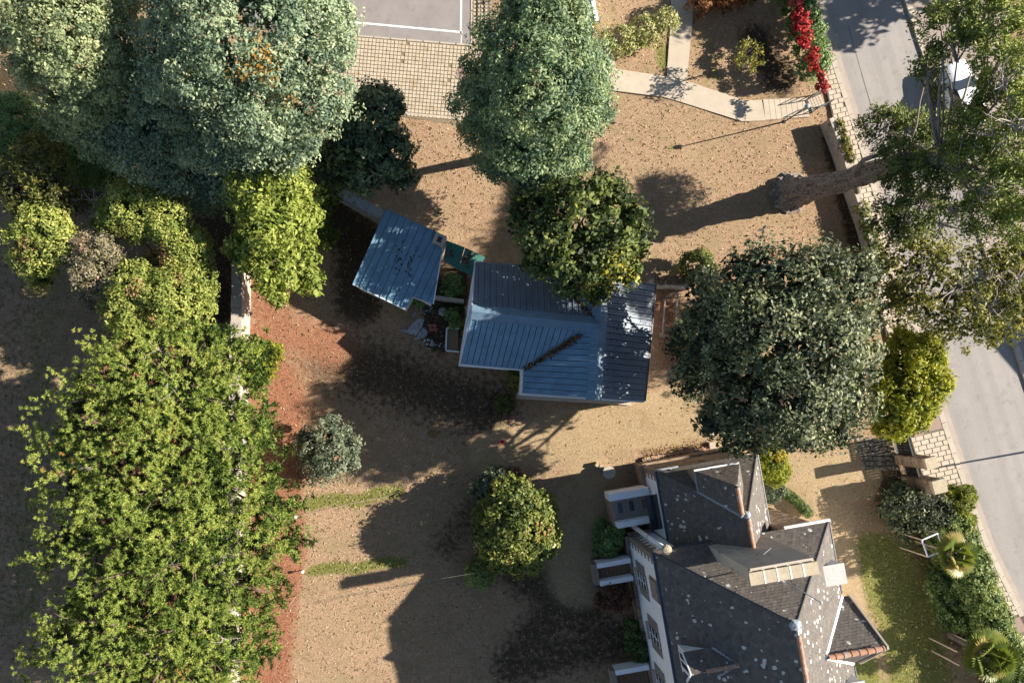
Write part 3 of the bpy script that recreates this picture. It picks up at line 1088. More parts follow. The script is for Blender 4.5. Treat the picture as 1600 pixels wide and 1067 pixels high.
# north block
n0, n1_, tN, eN, rN = 1.574, 7.224, -3.71, 4.0, 8.27
nm_ = (n0 + n1_) / 2
part('wall', hbox(MB(), n0 + .1, n0 + .4, tN + .12, 0.33, 0, 3.95), M['render_white'], house)
nwl = part('wall', hbox(MB(), n0 + .4, n1_ - .1, tN + .12, tN + .42, 0, 3.95), M['stone'], house)
nwl['label'] = 'rough brown stone north wall'
part('wall', hbox(MB(), n1_ - .4, n1_ - .1, tN + .42, 0.33, 0, 3.95), M['render_white'], house)
part('plinth', hbox(MB(), n0 - .12, n0 + .1, tN - .02, 0.1, 0, 1.15), M['stone'], house)
part('plinth', hbox(MB(), n0 + .1, n1_, tN - .06, tN + .12, 0, 0.9), M['stone'], house)


def quoins(s, t, z0, z1, name='quoin'):
    z, i = z0, 0
    while z < z1 - 0.1:
        h = min(R(0.24, 0.34), z1 - z)
        a, b = (0.55, 0.30) if i % 2 else (0.30, 0.55)
        part(name, hbox(MB(), s - 0.02, s + a, t - 0.021, t + b, z, z + h - 0.015), M['quoin'], house)
        z += h
        i += 1


quoins(0.10, 0.34, 1.02, 6.3)
quoins(n0 + .1, tN + .12, 1.17, 3.9)
# coursed stones standing proud on the north wall
sb = MB()
z = 0.95
while z < 3.85:
    s = n0 + 0.7
    hh = R(0.2, 0.3)
    while s < n1_ - 0.4:
        l_ = R(0.25, 0.6)
        hbox(sb, s, min(s + l_ - 0.02, n1_ - .15), tN + .12 - R(0.01, 0.045), tN + .16, z, z + hh - 0.02)
        s += l_
    z += hh
o = part('wall_stones', sb, M['stone'], house)
o['kind'] = 'stuff'
sb = MB()
z = 0.2
while z < 6.2:
    s = 7.25
    hh = R(0.2, 0.3)
    while s < 9.1:
        l_ = R(0.25, 0.6)
        hbox(sb, s, min(s + l_ - 0.02, 9.13), 0.342 - R(0.01, 0.045), 0.37, z, z + hh - 0.02)
        s += l_
    z += hh
part('wall_stones', sb, M['stone'], house)['kind'] = 'stuff'

# roofs
slate_roof([HL(0, 0, E5), HL(0, TS, E5), HL(mid, TS, RZ), HL(mid, TN, RZ)])
slate_roof([HL(0, 0, E5), HL(W0, 0, E5), HL(mid, TN, RZ)])
slate_roof([HL(W0, 0, E5), HL(W0, TS, E5), HL(mid, TS, RZ), HL(mid, TN, RZ)])
slate_roof([HL(n0, tN, eN), HL(n0, 0.35, eN), HL(nm_, 1.7, rN), HL(nm_, tN + 2.18, rN)])
slate_roof([HL(n0, tN, eN), HL(n1_, tN, eN), HL(nm_, tN + 2.18, rN)])
slate_roof([HL(n1_, tN, eN), HL(n1_, 0.35, eN), HL(nm_, 1.7, rN), HL(nm_, tN + 2.18, rN)])
# north dormer with hipped slates
dA, dB, dZ, dR = 1.574 + 1.38, 1.574 + 3.72, 6.13, 8.28
dm = (dA + dB) / 2
dor = part('dormer', hbox(MB(), dA + .1, dB - .1, tN + .13, tN + 1.2, 3.9, dZ), M['stone'], house)
slate_roof([HL(dA, tN, dZ), HL(dB, tN, dZ), HL(dm, tN + 0.68, dR)], root=house)
slate_roof([HL(dA, tN, dZ), HL(dA, tN + 1.1, dZ), HL(dm, tN + 2.2, dR), HL(dm, tN + .68, dR)])
slate_roof([HL(dB, tN, dZ), HL(dB, tN + 1.1, dZ), HL(dm, tN + 2.2, dR), HL(dm, tN + .68, dR)])
part('flashing', MB().beam(HL(dA, tN + .05, dZ - .02), HL(dA - .01, tN + 1.1, dZ - .02), 0.10, 0.10), M['lead'], house)
part('flashing', MB().beam(HL(dA, tN + 1.1, dZ), HL(dm, tN + 2.2, dR), 0.14, 0.07), M['lead'], house)
part('flashing', MB().beam(HL(dB, tN + 1.1, dZ), HL(dm, tN + 2.2, dR), 0.14, 0.07), M['lead'], house)


def ridge_tiles(a, b, r=0.11, step=0.34, mat='terracotta', root=None):
    L = (b - a).length
    d = (b - a).normalized()
    n = max(1, int(L / step))
    side = Vector((-d.y, d.x, 0)).normalized()
    up = side.cross(d)
    if up.z < 0: up = -up
    me = None
    for i in range(n):
        if me is None:
            mb = MB()
            for j, x in enumerate((0, L / n * 0.82, L / n * 0.83, L / n * 1.0)):
                rr = r * (1.0, 0.94, 1.1, 1.1)[j]
                for k in range(7):
                    an = math.pi * k / 6
                    mb.v.append(d * x + side * (math.cos(an) * rr) + up * (math.sin(an) * rr))
            for j in range(3):
                for k in range(6):
                    mb.f.append((j * 7 + k, j * 7 + k + 1, (j + 1) * 7 + k + 1, (j + 1) * 7 + k))
            me = bpy.data.meshes.new('ridge_tile')
            me.from_pydata([tuple(v) for v in mb.v], [], mb.f)
            me.materials.append(M[mat])
        q = a + d * (L * i / n)
        o_ = bpy.data.objects.new('ridge_tile', me)
        COL.objects.link(o_)
        o_.parent = root or house
        org_ = ORG[(root or house).name]
        o_.location = (q.x - org_[0] + R(-.008, .008), q.y - org_[1] + R(-.008, .008), q.z - org_[2] + R(0, .01))


ridge_tiles(HL(nm_, tN + 2.35, rN), HL(nm_, 0.25, rN))
ridge_tiles(HL(dm, tN + .75, dR), HL(dm, tN + 2.1, dR), 0.12)
ridge_tiles(HL(mid, TN + .55, RZ), HL(mid, TS, RZ), 0.11)
part('ridge_flashing', MB().lathe(HL(mid, TN + .1, RZ - .12), [(0.30, 0), (0.22, 0.12), (0.05, 0.2)], 6), M['lead'], house)
part('ridge_flashing', MB().lathe(HL(nm_, tN + 2.2, rN - .1), [(0.22, 0), (0.15, 0.1), (0.04, 0.16)], 6), M['lead'], house)
# hip flashing lines
for a, b in ((HL(W0, 0, E5), HL(mid, TN, RZ)), (HL(0, 0, E5), HL(mid, TN, RZ)), (HL(n1_, tN, eN), HL(nm_, tN + 2.18, rN))):
    part('hip_flashing', MB().beam(a + Vector((0, 0, .03)), b + Vector((0, 0, .03)), 0.06, 0.035), M['slate_base'], house)

# east cross gable
gS, gN_, ge, gzr = 7.47, 4.0, 6.4, 9.0
gt = (gS + gN_) / 2
sV = mid + (RZ - gzr) / ((RZ - E5) / mid)      # where the ridge meets the east slope
slate_roof([HL(9.6, gN_, ge), HL(W0, gN_, ge), HL(sV, gt, gzr), HL(9.6, gt, gzr)], 'dark slate slope of the east gable')
slate_roof([HL(9.6, gS, ge), HL(W0, gS, ge), HL(sV, gt, gzr), HL(9.6, gt, gzr)])
ridge_tiles(HL(sV + .15, gt, gzr + .02), HL(9.45, gt, gzr + .02), 0.15, 0.36)
gq = [HL(9.14, gN_ + .15, 6.3), HL(9.14, gS - .15, 6.3), HL(9.14, gt, gzr - .2)]
gth = VX * 0.25
part('gable_wall', MB().add(gq + [p + gth for p in gq], [(0, 1, 2), (5, 4, 3), (0, 3, 4, 1), (1, 4, 5, 2), (2, 5, 3, 0)]), M['render_white'], house)
part('gable_wall', hbox(MB(), 9.14, 9.39, gN_ + .15, gS - .15, 0, 6.3), M['render_white'], house)
for a, b in ((HL(9.66, gN_ - .08, ge - .05), HL(9.66, gt, gzr + .02)), (HL(9.66, gS + .08, ge - .05), HL(9.66, gt, gzr + .02))):
    part('verge_board', MB().beam(a, b, 0.10, 0.16), M['kerb'], house)
for a, b in ((HL(W0 + .02, gN_ - .05, ge + .04), HL(sV, gt, gzr + .04)), (HL(sV, gt, gzr + .03), HL(W0 + .02, gS + .05, ge + .03))):
    part('valley_flashing', MB().beam(a, b, 0.14, 0.06), M['white'], house)

# flat zinc dormers on the east slope
for t0, t1 in ((1.77, 2.82), (7.75, 8.85)):
    d = part('flat_dormer', hbox(MB(), 7.6, 8.85, t0 + .06, t1 - .06, 6.6, 7.70), M['render_white'], house)
    part('dormer_top', hbox(MB(), 7.75, 8.95, t0, t1, 7.702, 7.78), M['pale_top'], d)

# small white west dormer
wt, wz, we, wh = 5.43, 8.85, 8.0, 0.72
sE = (wz - E5) / ((RZ - E5) / mid)
sF = (we - E5) / ((RZ - E5) / mid)
dr_ = part('dormer', hbox(MB(), 0.32, 1.55, wt - wh + .1, wt + wh - .1, 6.5, we), M['white'], house)
dr_['label'] = 'small white dormer on the west slope'
part('dormer_gable', MB().add([HL(.32, wt - wh + .1, we), HL(.32, wt + wh - .1, we), HL(.32, wt, wz - .1), HL(.5, wt - wh + .1, we), HL(.5, wt + wh - .1, we), HL(.5, wt, wz - .1)], [(0, 2, 1), (3, 4, 5), (0, 1, 4, 3), (1, 2, 5, 4), (2, 0, 3, 5)]), M['white'], dr_)
part('window', hbox(MB(), 0.285, 0.315, wt - .38, wt + .38, 6.95, 7.85), M['glass'], dr_)
for tt in (wt - .42, wt, wt + .42):
    part('window_frame', hbox(MB(), 0.26, 0.30, tt - .04, tt + .04, 6.9, 7.9), M['white'], dr_)
slate_roof([HL(.15, wt - wh, we), HL(sF, wt - wh, we), HL(sE, wt, wz), HL(.15, wt, wz)], dr=.16, ds=.18, thick=.06)
slate_roof([HL(.15, wt + wh, we), HL(sF, wt + wh, we), HL(sE, wt, wz), HL(.15, wt, wz)], dr=.16, ds=.18, thick=.06)
ridge_tiles(HL(.85, wt, wz), HL(sE, wt, wz), 0.10, 0.28)
part('flashing', MB().beam(HL(sF, wt - wh, we + .04), HL(sE + .1, wt, wz + .05), 0.13, 0.05), M['lead'], house)
part('flashing', MB().beam(HL(sF, wt + wh, we + .04), HL(sE + .1, wt, wz + .04), 0.13, 0.05), M['lead'], house)
part('verge_board', MB().beam(HL(.12, wt - wh - .02, we), HL(.12, wt, wz), 0.06, 0.10), M['white'], dr_)
part('verge_board', MB().beam(HL(.12, wt + wh + .02, we), HL(.12, wt, wz), 0.06, 0.10), M['white'], dr_)

# wide chimney
c0, c1, ct0, ct1, cz = 2.80, 5.76, 0.10, 0.72, 11.4
chm = part('chimney', hbox(MB(), c0, c1, ct0, ct1, 5.6, cz - .22), M['chimney'], house)
chm['label'] = 'wide rendered chimney with a row of flues'
part('chimney_cap', hbox(MB(), c0 - .08, c1 + .08, ct0 + .14, ct1 + .10, cz - .12, cz), M['chimney_cap'], chm)
part('chimney_cap', hbox(MB(), c0 + .05, c1 - .05, ct0 - .02, ct0 + .10, cz - .22, cz - .1), M['kerb'], chm)
for k in range(6):
    s_ = c0 + 0.0 + (c1 - c0 - .12) * k / 5
    part('flue_divider', hbox(MB(), s_, s_ + .12, ct0 + .06, ct1 + .02, cz - .219, cz - .121), M['chimney_cap'], chm)
for k in range(1, 5):
    s_ = c0 + (c1 - c0) * k / 5
    part('cap_joint', hbox(MB(), s_ - .03, s_ + .03, ct0 + .13, ct1 + .11, cz - .12, cz + .012), M['white'], chm)
# lead corner with a terracotta vent right behind the chimney
part('roof_vent', MB().tube([HL(4.35, 1.15, 7.7), HL(4.35, 1.28, 8.7)], [0.16, 0.13], 10), M['terracotta'], house)
part('antenna_bracket', MB().tube([HL(3.9, ct0 - .05, 9.6), HL(4.4, ct0 - .22, 9.62), HL(4.5, ct0 - .08, 9.3)], 0.025, 5), M['dark_metal'], chm)
part('antenna_bracket', MB().tube([HL(4.2, ct0 - .06, 9.75), HL(4.75, ct0 - .20, 9.45)], 0.02, 5), M['dark_metal'], chm)
ap = part('antenna_pole', MB().tube([HL(4.7, 1.16, 9.0), HL(4.7, 1.3, 13.4)], 0.022, 6), M['zinc'], house)
part('antenna_tip', MB().lathe(HL(4.7, 1.3, 13.36), [(0.03, 0), (0.06, .05), (0.02, .12)], 8), M['white'], ap)

# flue pipe at the north-west corner
fp = part('flue_pipe', MB().tube([HL(.42, -.25, .7), HL(.45, -.25, 7.1)], 0.125, 12), M['white'], house, True)
part('pipe_cowl', MB().lathe(HL(.45, -.25, 7.05), [(0.12, 0), (0.25, .1), (0.27, .22), (0.2, .34), (0.06, .38)], 14), simple('cowl', (0.36, 0.30, 0.21), 0.4, 14), fp)
part('pipe_bracket', MB().beam(HL(.3, -.27, 6.2), HL(.3, .38, 6.2), 0.05), M['white'], fp)
for zz in (2.1, 4.3):
    part('pipe_collar', MB().tube([HL(.43, -.25, zz), HL(.43, -.25, zz + .12)], 0.145, 12), M['kerb'], fp)

# gutters
part('gutter', MB().tube([HL(-.02, 0, E5 - .02), HL(-.02, TS, E5 - .02)], 0.085, 8), M['gutter_blue'], house)
part('gutter', MB().tube([HL(n0 - .02, tN, eN - .02), HL(n0 - .02, 0.2, eN - .02)], 0.085, 8), M['gutter_blue'], house)
part('gutter', MB().tube([HL(n0, tN - .04, eN - .02), HL(dA - .15, tN - .04, eN - .02)], 0.065, 8), M['lead'], house)
part('gutter', MB().tube([HL(dA - .05, tN - .05, dZ - .02), HL(dB, tN - .05, dZ - .02)], 0.06, 8), M['white'], house)
part('gutter', MB().tube([HL(0, -.05, E5 - .02), HL(3.0, -.05, E5 - .02)], 0.06, 8), M['dark_metal'], house)
part('gutter', MB().tube([HL(n1_ - .3, -.06, E5 - .02), HL(W0 + .1, -.06, E5 - .02)], 0.085, 8), M['white'], house)
part('gutter', MB().tube([HL(W0 + .04, 0, E5 - .03), HL(W0 + .04, gN_ - .2, E5 - .03)], 0.075, 8), M['dark_metal'], house)
part('gutter', MB().tube([HL(W0 + .04, gS + .2, E5 - .03), HL(W0 + .04, TS, E5 - .03)], 0.075, 8), M['dark_metal'], house)
part('gutter', MB().tube([HL(n1_ + .04, tN, eN - .03), HL(n1_ + .04, 0.25, eN - .03)], 0.075, 8), M['dark_metal'], house)


def shuttered_window(t0, t1, z0, z1, closed=False):
    """opening with a frame and panes; louvred shutters fold back on both sides"""
    w = part('window', hbox(MB(), 0.045, 0.099, t0 - .08, t1 + .08, z0 - .08, z1 + .08), M['quoin'], house)
    if closed:
        for a_, b_ in ((t0, (t0 + t1) / 2 - .01), ((t0 + t1) / 2 + .01, t1)):
            part('shutter', hbox(MB(), 0.0, 0.044, a_, b_, z0, z1), M['wood_grey'], w)
        return
    part('window_pane', hbox(MB(), 0.036, 0.044, t0, t1, z0, z1), M['glass'], w)
    for k in range(4):
        zz = z0 + (z1 - z0) * k / 3
        part('window_bar', hbox(MB(), 0.015, 0.035, t0, t1, zz - .03, zz + .03), M['white'], w)
    part('window_bar', hbox(MB(), 0.012, 0.036, (t0 + t1) / 2 - .03, (t0 + t1) / 2 + .03, z0, z1), M['white'], w)
    part('window_sill', hbox(MB(), -0.10, 0.044, t0 - .12, t1 + .12, z0 - .2, z0 - .085), M['kerb'], w)
    sw = (t1 - t0) * 0.62
    for a_, b_ in ((t0 - .1 - sw, t0 - .1), (t1 + .1, t1 + .1 + sw)):
        mb = hbox(MB(), 0.05, 0.097, a_, b_, z0 - .05, z1 + .05)
        for k in range(9):
            zz = z0 + .08 + (z1 - z0 - .16) * k / 8
            hbox(mb, 0.03, 0.052, a_ + .06, b_ - .06, zz - .05, zz + .03)
        part('shutter', mb, M['wood_grey'], w)


shuttered_window(2.15, 2.95, 1.9, 3.5)
shuttered_window(5.15, 5.95, 2.5, 4.2)
shuttered_window(8.15, 8.95, 2.1, 3.8)
shuttered_window(1.85, 2.95, 4.5, 5.6, True)

# porch landing between the two wings, with boards, slots and white parapets
porch = part('porch', hbox(MB(), -0.70, 1.45, -2.45, -0.45, 0, 1.35), M['stone'], house)
for k in range(9):
    a_ = -0.66 + k * 0.232
    part('floor_board', hbox(MB(), a_, a_ + .222, -2.1, -.8, 1.352, 1.39 + R(0, .012)), M['wood_grey'], porch)
for a_, m_ in ((-.30, 'glass'), (.36, 'glass'), (1.15, 'wood_brown')):
    part('floor_light', hbox(MB(), a_, a_ + .27, -1.8, -1.2, 1.39, 1.412), M[m_], porch)
part('parapet', hbox(MB(), -.85, 1.5, -2.52, -2.1, 0.9, 2.05), M['render_white'], porch)
part('parapet', hbox(MB(), -.62, 1.3, -.78, -.45, 0.9, 2.0), M['render_white'], porch)
part('canopy', hbox(MB(), 1.0, 1.64, -2.25, -.3, 3.0, 3.05), M['glass'], house)
part('canopy_frame', MB().beam(HL(1.0, -2.25, 3.07), HL(1.0, -.3, 3.07), .06).beam(HL(1.0, -2.25, 3.07), HL(1.64, -2.25, 3.07), .05).beam(HL(1.0, -.3, 3.07), HL(1.64, -.3, 3.07), .05), M['gutter_blue'], house)
for k, (t0, t1) in enumerate(((1.62, 2.78), (8.05, 9.6))):
    bal = part('balcony', hbox(MB(), -2.25, -0.13, t0, t1, 0, 0.85), M['stone'], house)
    for j in range(8):
        a_ = -2.1 + j * 0.245
        part('floor_board', hbox(MB(), a_, a_ + .225, t0 + .15, t1 - .15, .852, .885 + R(0, .012)), M['wood_brown'], bal)
    part('parapet', hbox(MB(), -2.12, -.13, t0 - .1, t0 + .18, 0.6, 1.5), M['render_white'], bal)
    part('parapet', hbox(MB(), -2.4, -2.1, t0 - .05, t1 + .05, 0.6, 1.32), M['quoin'], bal)
    part('parapet', hbox(MB(), -2.12, -.13, t1 - .18, t1 + .1, 0.6, 1.45), M['render_white'], bal)

# ------------------------------------------------------------------ vegetation
def rand_dirs(n):
    v = RNG.normal(0, 1, (n, 3))
    return v / np.linalg.norm(v, axis=1, keepdims=True)


def lobe_list(lobes):
    """(px, py, z, radius px, [z squash]) in photo pixels -> centres and radii in metres"""
    out = []
    for l in lobes:
        x, y, z = W(l[0], l[1], l[2])
        r = l[3] * (H - l[2]) / F
        out.append((np.array([x, y, z]), r, l[4] if len(l) > 4 else 0.85))
    return out


def clump_centres(L, cr, dens, low=-0.55, jit=0.14):
    """clump positions on the outer skin of the union of the lobes"""
    C, O = [], []
    for i, (c, r, sq) in enumerate(L):
        n = max(5, int(dens * 4 * r * r / (cr * cr)))
        d = rand_dirs(n * 2)
        d = d[d[:, 2] > low][:n]
        p = c + d * r * np.array([1, 1, sq]) * (1 + RNG.normal(0, jit, (len(d), 1))) * 0.93
        keep = np.ones(len(d), bool)
        for j, (c2, r2, s2) in enumerate(L):
            if j == i: continue
            q = (p - c2) / np.array([1, 1, s2])
            keep &= np.linalg.norm(q, axis=1) > r2 * 0.80
        keep &= p[:, 2] > 0.12
        C.append(p[keep])
        O.append(d[keep])
    return np.concatenate(C), np.concatenate(O)


def crown_leaves(L, cr, per, size, aspect, dens=1.0, low=-0.55, tint=(0.15, 0.65), autumn=None, flat=0.5, jit=0.14, tj=0.16):
    C, O = clump_centres(L, cr, dens, low, jit)
    n = len(C)
    ct = RNG.uniform(tint[0], tint[1], n)
    crs = cr * RNG.uniform(0.55, 1.5, n)
    d = rand_dirs(n * per).reshape(n, per, 3)
    rr = RNG.uniform(0.25, 1, (n, per, 1)) ** 0.5
    off = d * rr
    off[..., 2] *= 0.75
    P = C[:, None, :] + off * crs[:, None, None]
    N = 0.45 * O[:, None, :] + 0.5 * d + np.array([0, 0, 0.35]) + RNG.normal(0, flat, d.shape)
    T = np.broadcast_to(ct[:, None], (n, per)) + RNG.normal(0, tj, (n, per)) * 0.6
    T = np.clip(T, 0.0, 0.8)
    if autumn:
        for ax, ay, ar, pr in autumn:
            k = (H - C[:, 2]) / F
            px, py = C[:, 0] / k + 690, 610 - C[:, 1] / k
            m = (np.hypot(px - ax, py - ay) < ar)[:, None] & (RNG.uniform(0, 1, (n, per)) < pr)
            T = np.where(m, 1.0, T)
    P, N, T = P.reshape(-1, 3), N.reshape(-1, 3), T.reshape(-1)
    V, Q = leaf_quads(P, N, RNG.uniform(0.55, 1.45, len(P)) * size, aspect)
    return V, Q, np.repeat(T, 4)


M['bark'] = simple('bark', (0.13, 0.105, 0.085), 0.35, 5, 0.95, 0.2, 0.8)
M['bark_grey'] = simple('grey_bark', (0.24, 0.205, 0.18), 0.3, 6, 0.95, 0.2, 0.9, stain=(7, 0.55, (0.13, 0.10, 0.085)))
M['pine_bark'] = simple('pine_bark', (0.15, 0.105, 0.08), 0.35, 5, 0.95, 0.2, 0.8)
M['twig_grey'] = simple('bleached_twig', (0.34, 0.29, 0.255), 0.25, 6, 0.95)


def limb(mb, a, b, r0, r1, seg=6, bend=0.12, n=4):
    a, b = Vector(a), Vector(b)
    L = (b - a).length
    pts = []
    off = Vector((R(-1, 1), R(-1, 1), R(-.3, .6))) * L * bend
    for i in range(n + 1):
        t = i / n
        pts.append(a.lerp(b, t) + off * (4 * t * (1 - t)))
    mb.tube(pts, [r0 + (r1 - r0) * i / n for i in range(n + 1)], seg, True, 0.06)
    return pts


def trunk_and_limbs(root, base, L, r, mat, top=None, fork=0.42, twigs=2):
    zc = sum(l[0][2] for l in L) / len(L)
    cx = sum(l[0][0] for l in L) / len(L)
    cy = sum(l[0][1] for l in L) / len(L)
    b = Vector(base)
    f = Vector((b.x + (cx - b.x) * fork, b.y + (cy - b.y) * fork, max(0.3, zc * fork)))
    mb = MB()
    mb.tube([b - Vector((0, 0, .1)), b + Vector((0, 0, .25)), b.lerp(f, .5) + Vector((R(-.1, .1), R(-.1, .1), 0)), f], [r * 1.5, r * 1.1, r * .92, r * .8], 9, True, 0.08)
    part('trunk', mb, mat, root, True)
    mb = MB()
    for c, rr, sq in L:
        pts = limb(mb, f, c, r * 0.5, r * 0.12)
        for _ in range(twigs):
            d = rand_dirs(1)[0]
            limb(mb, pts[3], c + d * rr * 0.8, r * 0.14, r * 0.04, 5, 0.1, 3)
    part('branches', mb, mat, root, True)


def tree(name, label, cat, base, lobes, mat, cr=0.55, per=34, size=0.26, aspect=0.5, dens=1.0, trunk=0.2, group=None, bark='bark', sat=0, core=1.0, **kw):
    L = lobe_list(lobes)
    if sat:
        S_ = []
        for c, r, s in L:
            for _ in range(sat):
                an = R(0, 6.28)
                q = c + np.array([math.cos(an) * r * .9, math.sin(an) * r * .9, R(-.35, .5) * r])
                S_.append((q, r * R(.22, .42), .8))
    base = W(*base)
    t = thing(name, label, cat, base, group)
    trunk_and_limbs(t, base, L, trunk, M[bark])
    LS = L + S_ if sat else L
    V, Q, T = crown_leaves(LS, cr, int(per * 1.4), size, aspect, dens * 1.45, **kw)
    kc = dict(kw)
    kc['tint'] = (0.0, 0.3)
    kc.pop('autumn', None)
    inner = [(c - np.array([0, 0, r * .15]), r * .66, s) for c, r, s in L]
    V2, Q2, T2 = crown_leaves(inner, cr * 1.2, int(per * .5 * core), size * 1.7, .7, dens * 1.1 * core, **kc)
    V, Q, T = np.concatenate([V, V2]), np.concatenate([Q, Q2 + len(V)]), np.concatenate([T, T2])
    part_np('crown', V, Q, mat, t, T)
    return t


def dead_twigs(root, spots, mat=None, n=9, l0=0.9):
    for px, py, z, s in spots:
        mb = MB()
        a = Vector(W(px, py, z))
        for _ in range(n):
            d = Vector((R(-1, 1), R(-1, 1), R(-.1, .7))).normalized() * l0 * s * R(.5, 1.1)
            pts = limb(mb, a - d * .2, a + d, 0.028 * s, 0.010, 4, 0.12, 3)
            for _ in range(3):
                q = pts[random.randint(1, 3)]
                limb(mb, q, q + Vector((R(-1, 1), R(-1, 1), R(-.2, .6))).normalized() * l0 * s * R(.2, .5), 0.014, 0.006, 3, 0.1, 2)
        part('dead_branch', mb, mat or M['twig_grey'], root)


LM = {
    'robinia': leaf_mat('robinia_leaves', (0.075, 0.125, 0.092), (0.225, 0.300, 0.185), (0.41, 0.46, 0.27), (0.42, 0.23, 0.05), 0.32),
    'robinia_light': leaf_mat('pale_robinia_leaves', (0.095, 0.135, 0.070), (0.27, 0.325, 0.165), (0.46, 0.49, 0.25), (0.42, 0.23, 0.05), 0.34),
    'robinia2': leaf_mat('lime_leaves', (0.065, 0.118, 0.078), (0.185, 0.265, 0.140), (0.37, 0.43, 0.21), (0.42, 0.27, 0.05), 0.32),
    'magnolia': leaf_mat('dark_glossy_leaves', (0.034, 0.056, 0.028), (0.078, 0.118, 0.055), (0.18, 0.225, 0.11), (0.25, 0.05, 0.03), 0.15, 0.4),
    'bright': leaf_mat('bright_leaves', (0.095, 0.14, 0.022), (0.23, 0.285, 0.050), (0.38, 0.42, 0.095), (0.34, 0.24, 0.05), 0.38),
    'thuja': leaf_mat('golden_thuja', (0.080, 0.115, 0.020), (0.205, 0.25, 0.050), (0.38, 0.395, 0.100), (0.36, 0.20, 0.10), 0.25),
    'tan': leaf_mat('dry_foliage', (0.12, 0.10, 0.06), (0.22, 0.20, 0.11), (0.34, 0.29, 0.19), (0.36, 0.22, 0.15), 0.2),
    'maple': leaf_mat('maple_leaves', (0.040, 0.062, 0.020), (0.115, 0.155, 0.045), (0.28, 0.30, 0.075), (0.42, 0.38, 0.06), 0.3),
    'oak': leaf_mat('holm_oak_leaves', (0.034, 0.046, 0.022), (0.110, 0.132, 0.066), (0.31, 0.325, 0.17), (0.30, 0.2, 0.1), 0.2),
    'cypress': leaf_mat('cypress_sprays', (0.040, 0.056, 0.022), (0.150, 0.185, 0.042), (0.34, 0.38, 0.07), (0.30, 0.24, 0.13), 0.2),
    'olive': leaf_mat('yellowish_small_leaves', (0.055, 0.065, 0.020), (0.150, 0.155, 0.035), (0.31, 0.285, 0.055), (0.42, 0.34, 0.05), 0.3),
    'lemon': leaf_mat('lemon_leaves', (0.110, 0.140, 0.012), (0.240, 0.265, 0.020), (0.40, 0.38, 0.035), (0.45, 0.33, 0.04), 0.35),
    'laurel': leaf_mat('laurel_leaves', (0.035, 0.060, 0.018), (0.115, 0.150, 0.035), (0.255, 0.265, 0.065), (0.40, 0.17, 0.04), 0.25, 0.42),
    'box': leaf_mat('box_leaves', (0.085, 0.145, 0.042), (0.17, 0.265, 0.08), (0.27, 0.36, 0.125), (0.2, 0.15, 0.05), 0.2),
    'pale': leaf_mat('variegated_leaves', (0.085, 0.11, 0.065), (0.17, 0.20, 0.125), (0.31, 0.33, 0.22), (0.36, 0.28, 0.1), 0.3),
    'pine': leaf_mat('pine_needles', (0.090, 0.145, 0.026), (0.235, 0.305, 0.060), (0.41, 0.45, 0.105), (0.38, 0.23, 0.06), 0.2),
    'red': leaf_mat('red_creeper', (0.20, 0.012, 0.018), (0.45, 0.025, 0.035), (0.60, 0.07, 0.07), (0.30, 0.16, 0.05), 0.35),
    'copper': leaf_mat('copper_leaves', (0.09, 0.028, 0.015), (0.22, 0.085, 0.035), (0.38, 0.19, 0.085), (0.10, 0.13, 0.05), 0.3),
    'purple': leaf_mat('reddish_leaves', (0.07, 0.032, 0.022), (0.16, 0.075, 0.050), (0.26, 0.14, 0.09), (0.12, 0.14, 0.04), 0.3),
    'palehedge': leaf_mat('pale_hedge', (0.16, 0.18, 0.05), (0.32, 0.33, 0.12), (0.50, 0.48, 0.22), (0.45, 0.32, 0.05), 0.3),
    'hedge': leaf_mat('hedge_leaves', (0.065, 0.105, 0.028), (0.165, 0.23, 0.062), (0.33, 0.37, 0.12), (0.32, 0.26, 0.06), 0.28),
    'palm': leaf_mat('palm_fronds', (0.045, 0.075, 0.015), (0.12, 0.165, 0.030), (0.24, 0.27, 0.055), (0.33, 0.27, 0.09), 0.3, 0.4),
}

# --- big grey green trees along the top
tree('broadleaf_tree', 'big pale grey green tree in the top left corner', 'tree', (227, 180),
     [(120, 65, 9.2, 82), (55, 45, 8.6, 58), (175, 55, 9, 52), (115, 130, 8.2, 56), (190, 115, 8, 42), (150, -5, 9, 70), (55, 90, 8, 45), (140, 165, 7.2, 38), (160, 195, 5.6, 48, .7), (110, 175, 6.2, 40, .7)],
     LM['robinia_light'], 0.46, 54, 0.172, 0.48, 1.1, 0.28, 'large grey green trees along the top', low=-.3, tint=(0.25, 0.68), sat=3)
tree('broadleaf_tree', 'largest grey green tree with small orange patches, beside the parking court', 'tree', (434, 226),
     [(380, 55, 11, 105), (300, 85, 10, 72), (455, 70, 10.5, 84), (478, 150, 9.5, 62), (385, 160, 9.6, 72), (330, 20, 10.5, 80), (275, 140, 8, 55), (430, 200, 8.2, 58), (470, 20, 10, 70), (345, 215, 7.4, 48, .7),
      (235, 215, 5.6, 62, .6), (300, 245, 5.2, 55, .6), (360, 260, 5.2, 52, .6), (195, 190, 6, 48, .6), (395, 245, 6.2, 48, .6), (250, 175, 6.6, 55, .6), (320, 300, 3.5, 30, .7)],
     LM['robinia'], 0.48, 54, 0.172, 0.48, 1.1, 0.34, 'large grey green trees along the top', low=-.3, tint=(0.2, 0.68), autumn=[(405, 98, 26, .5), (452, 155, 15, .5), (375, 118, 14, .3)], sat=3)
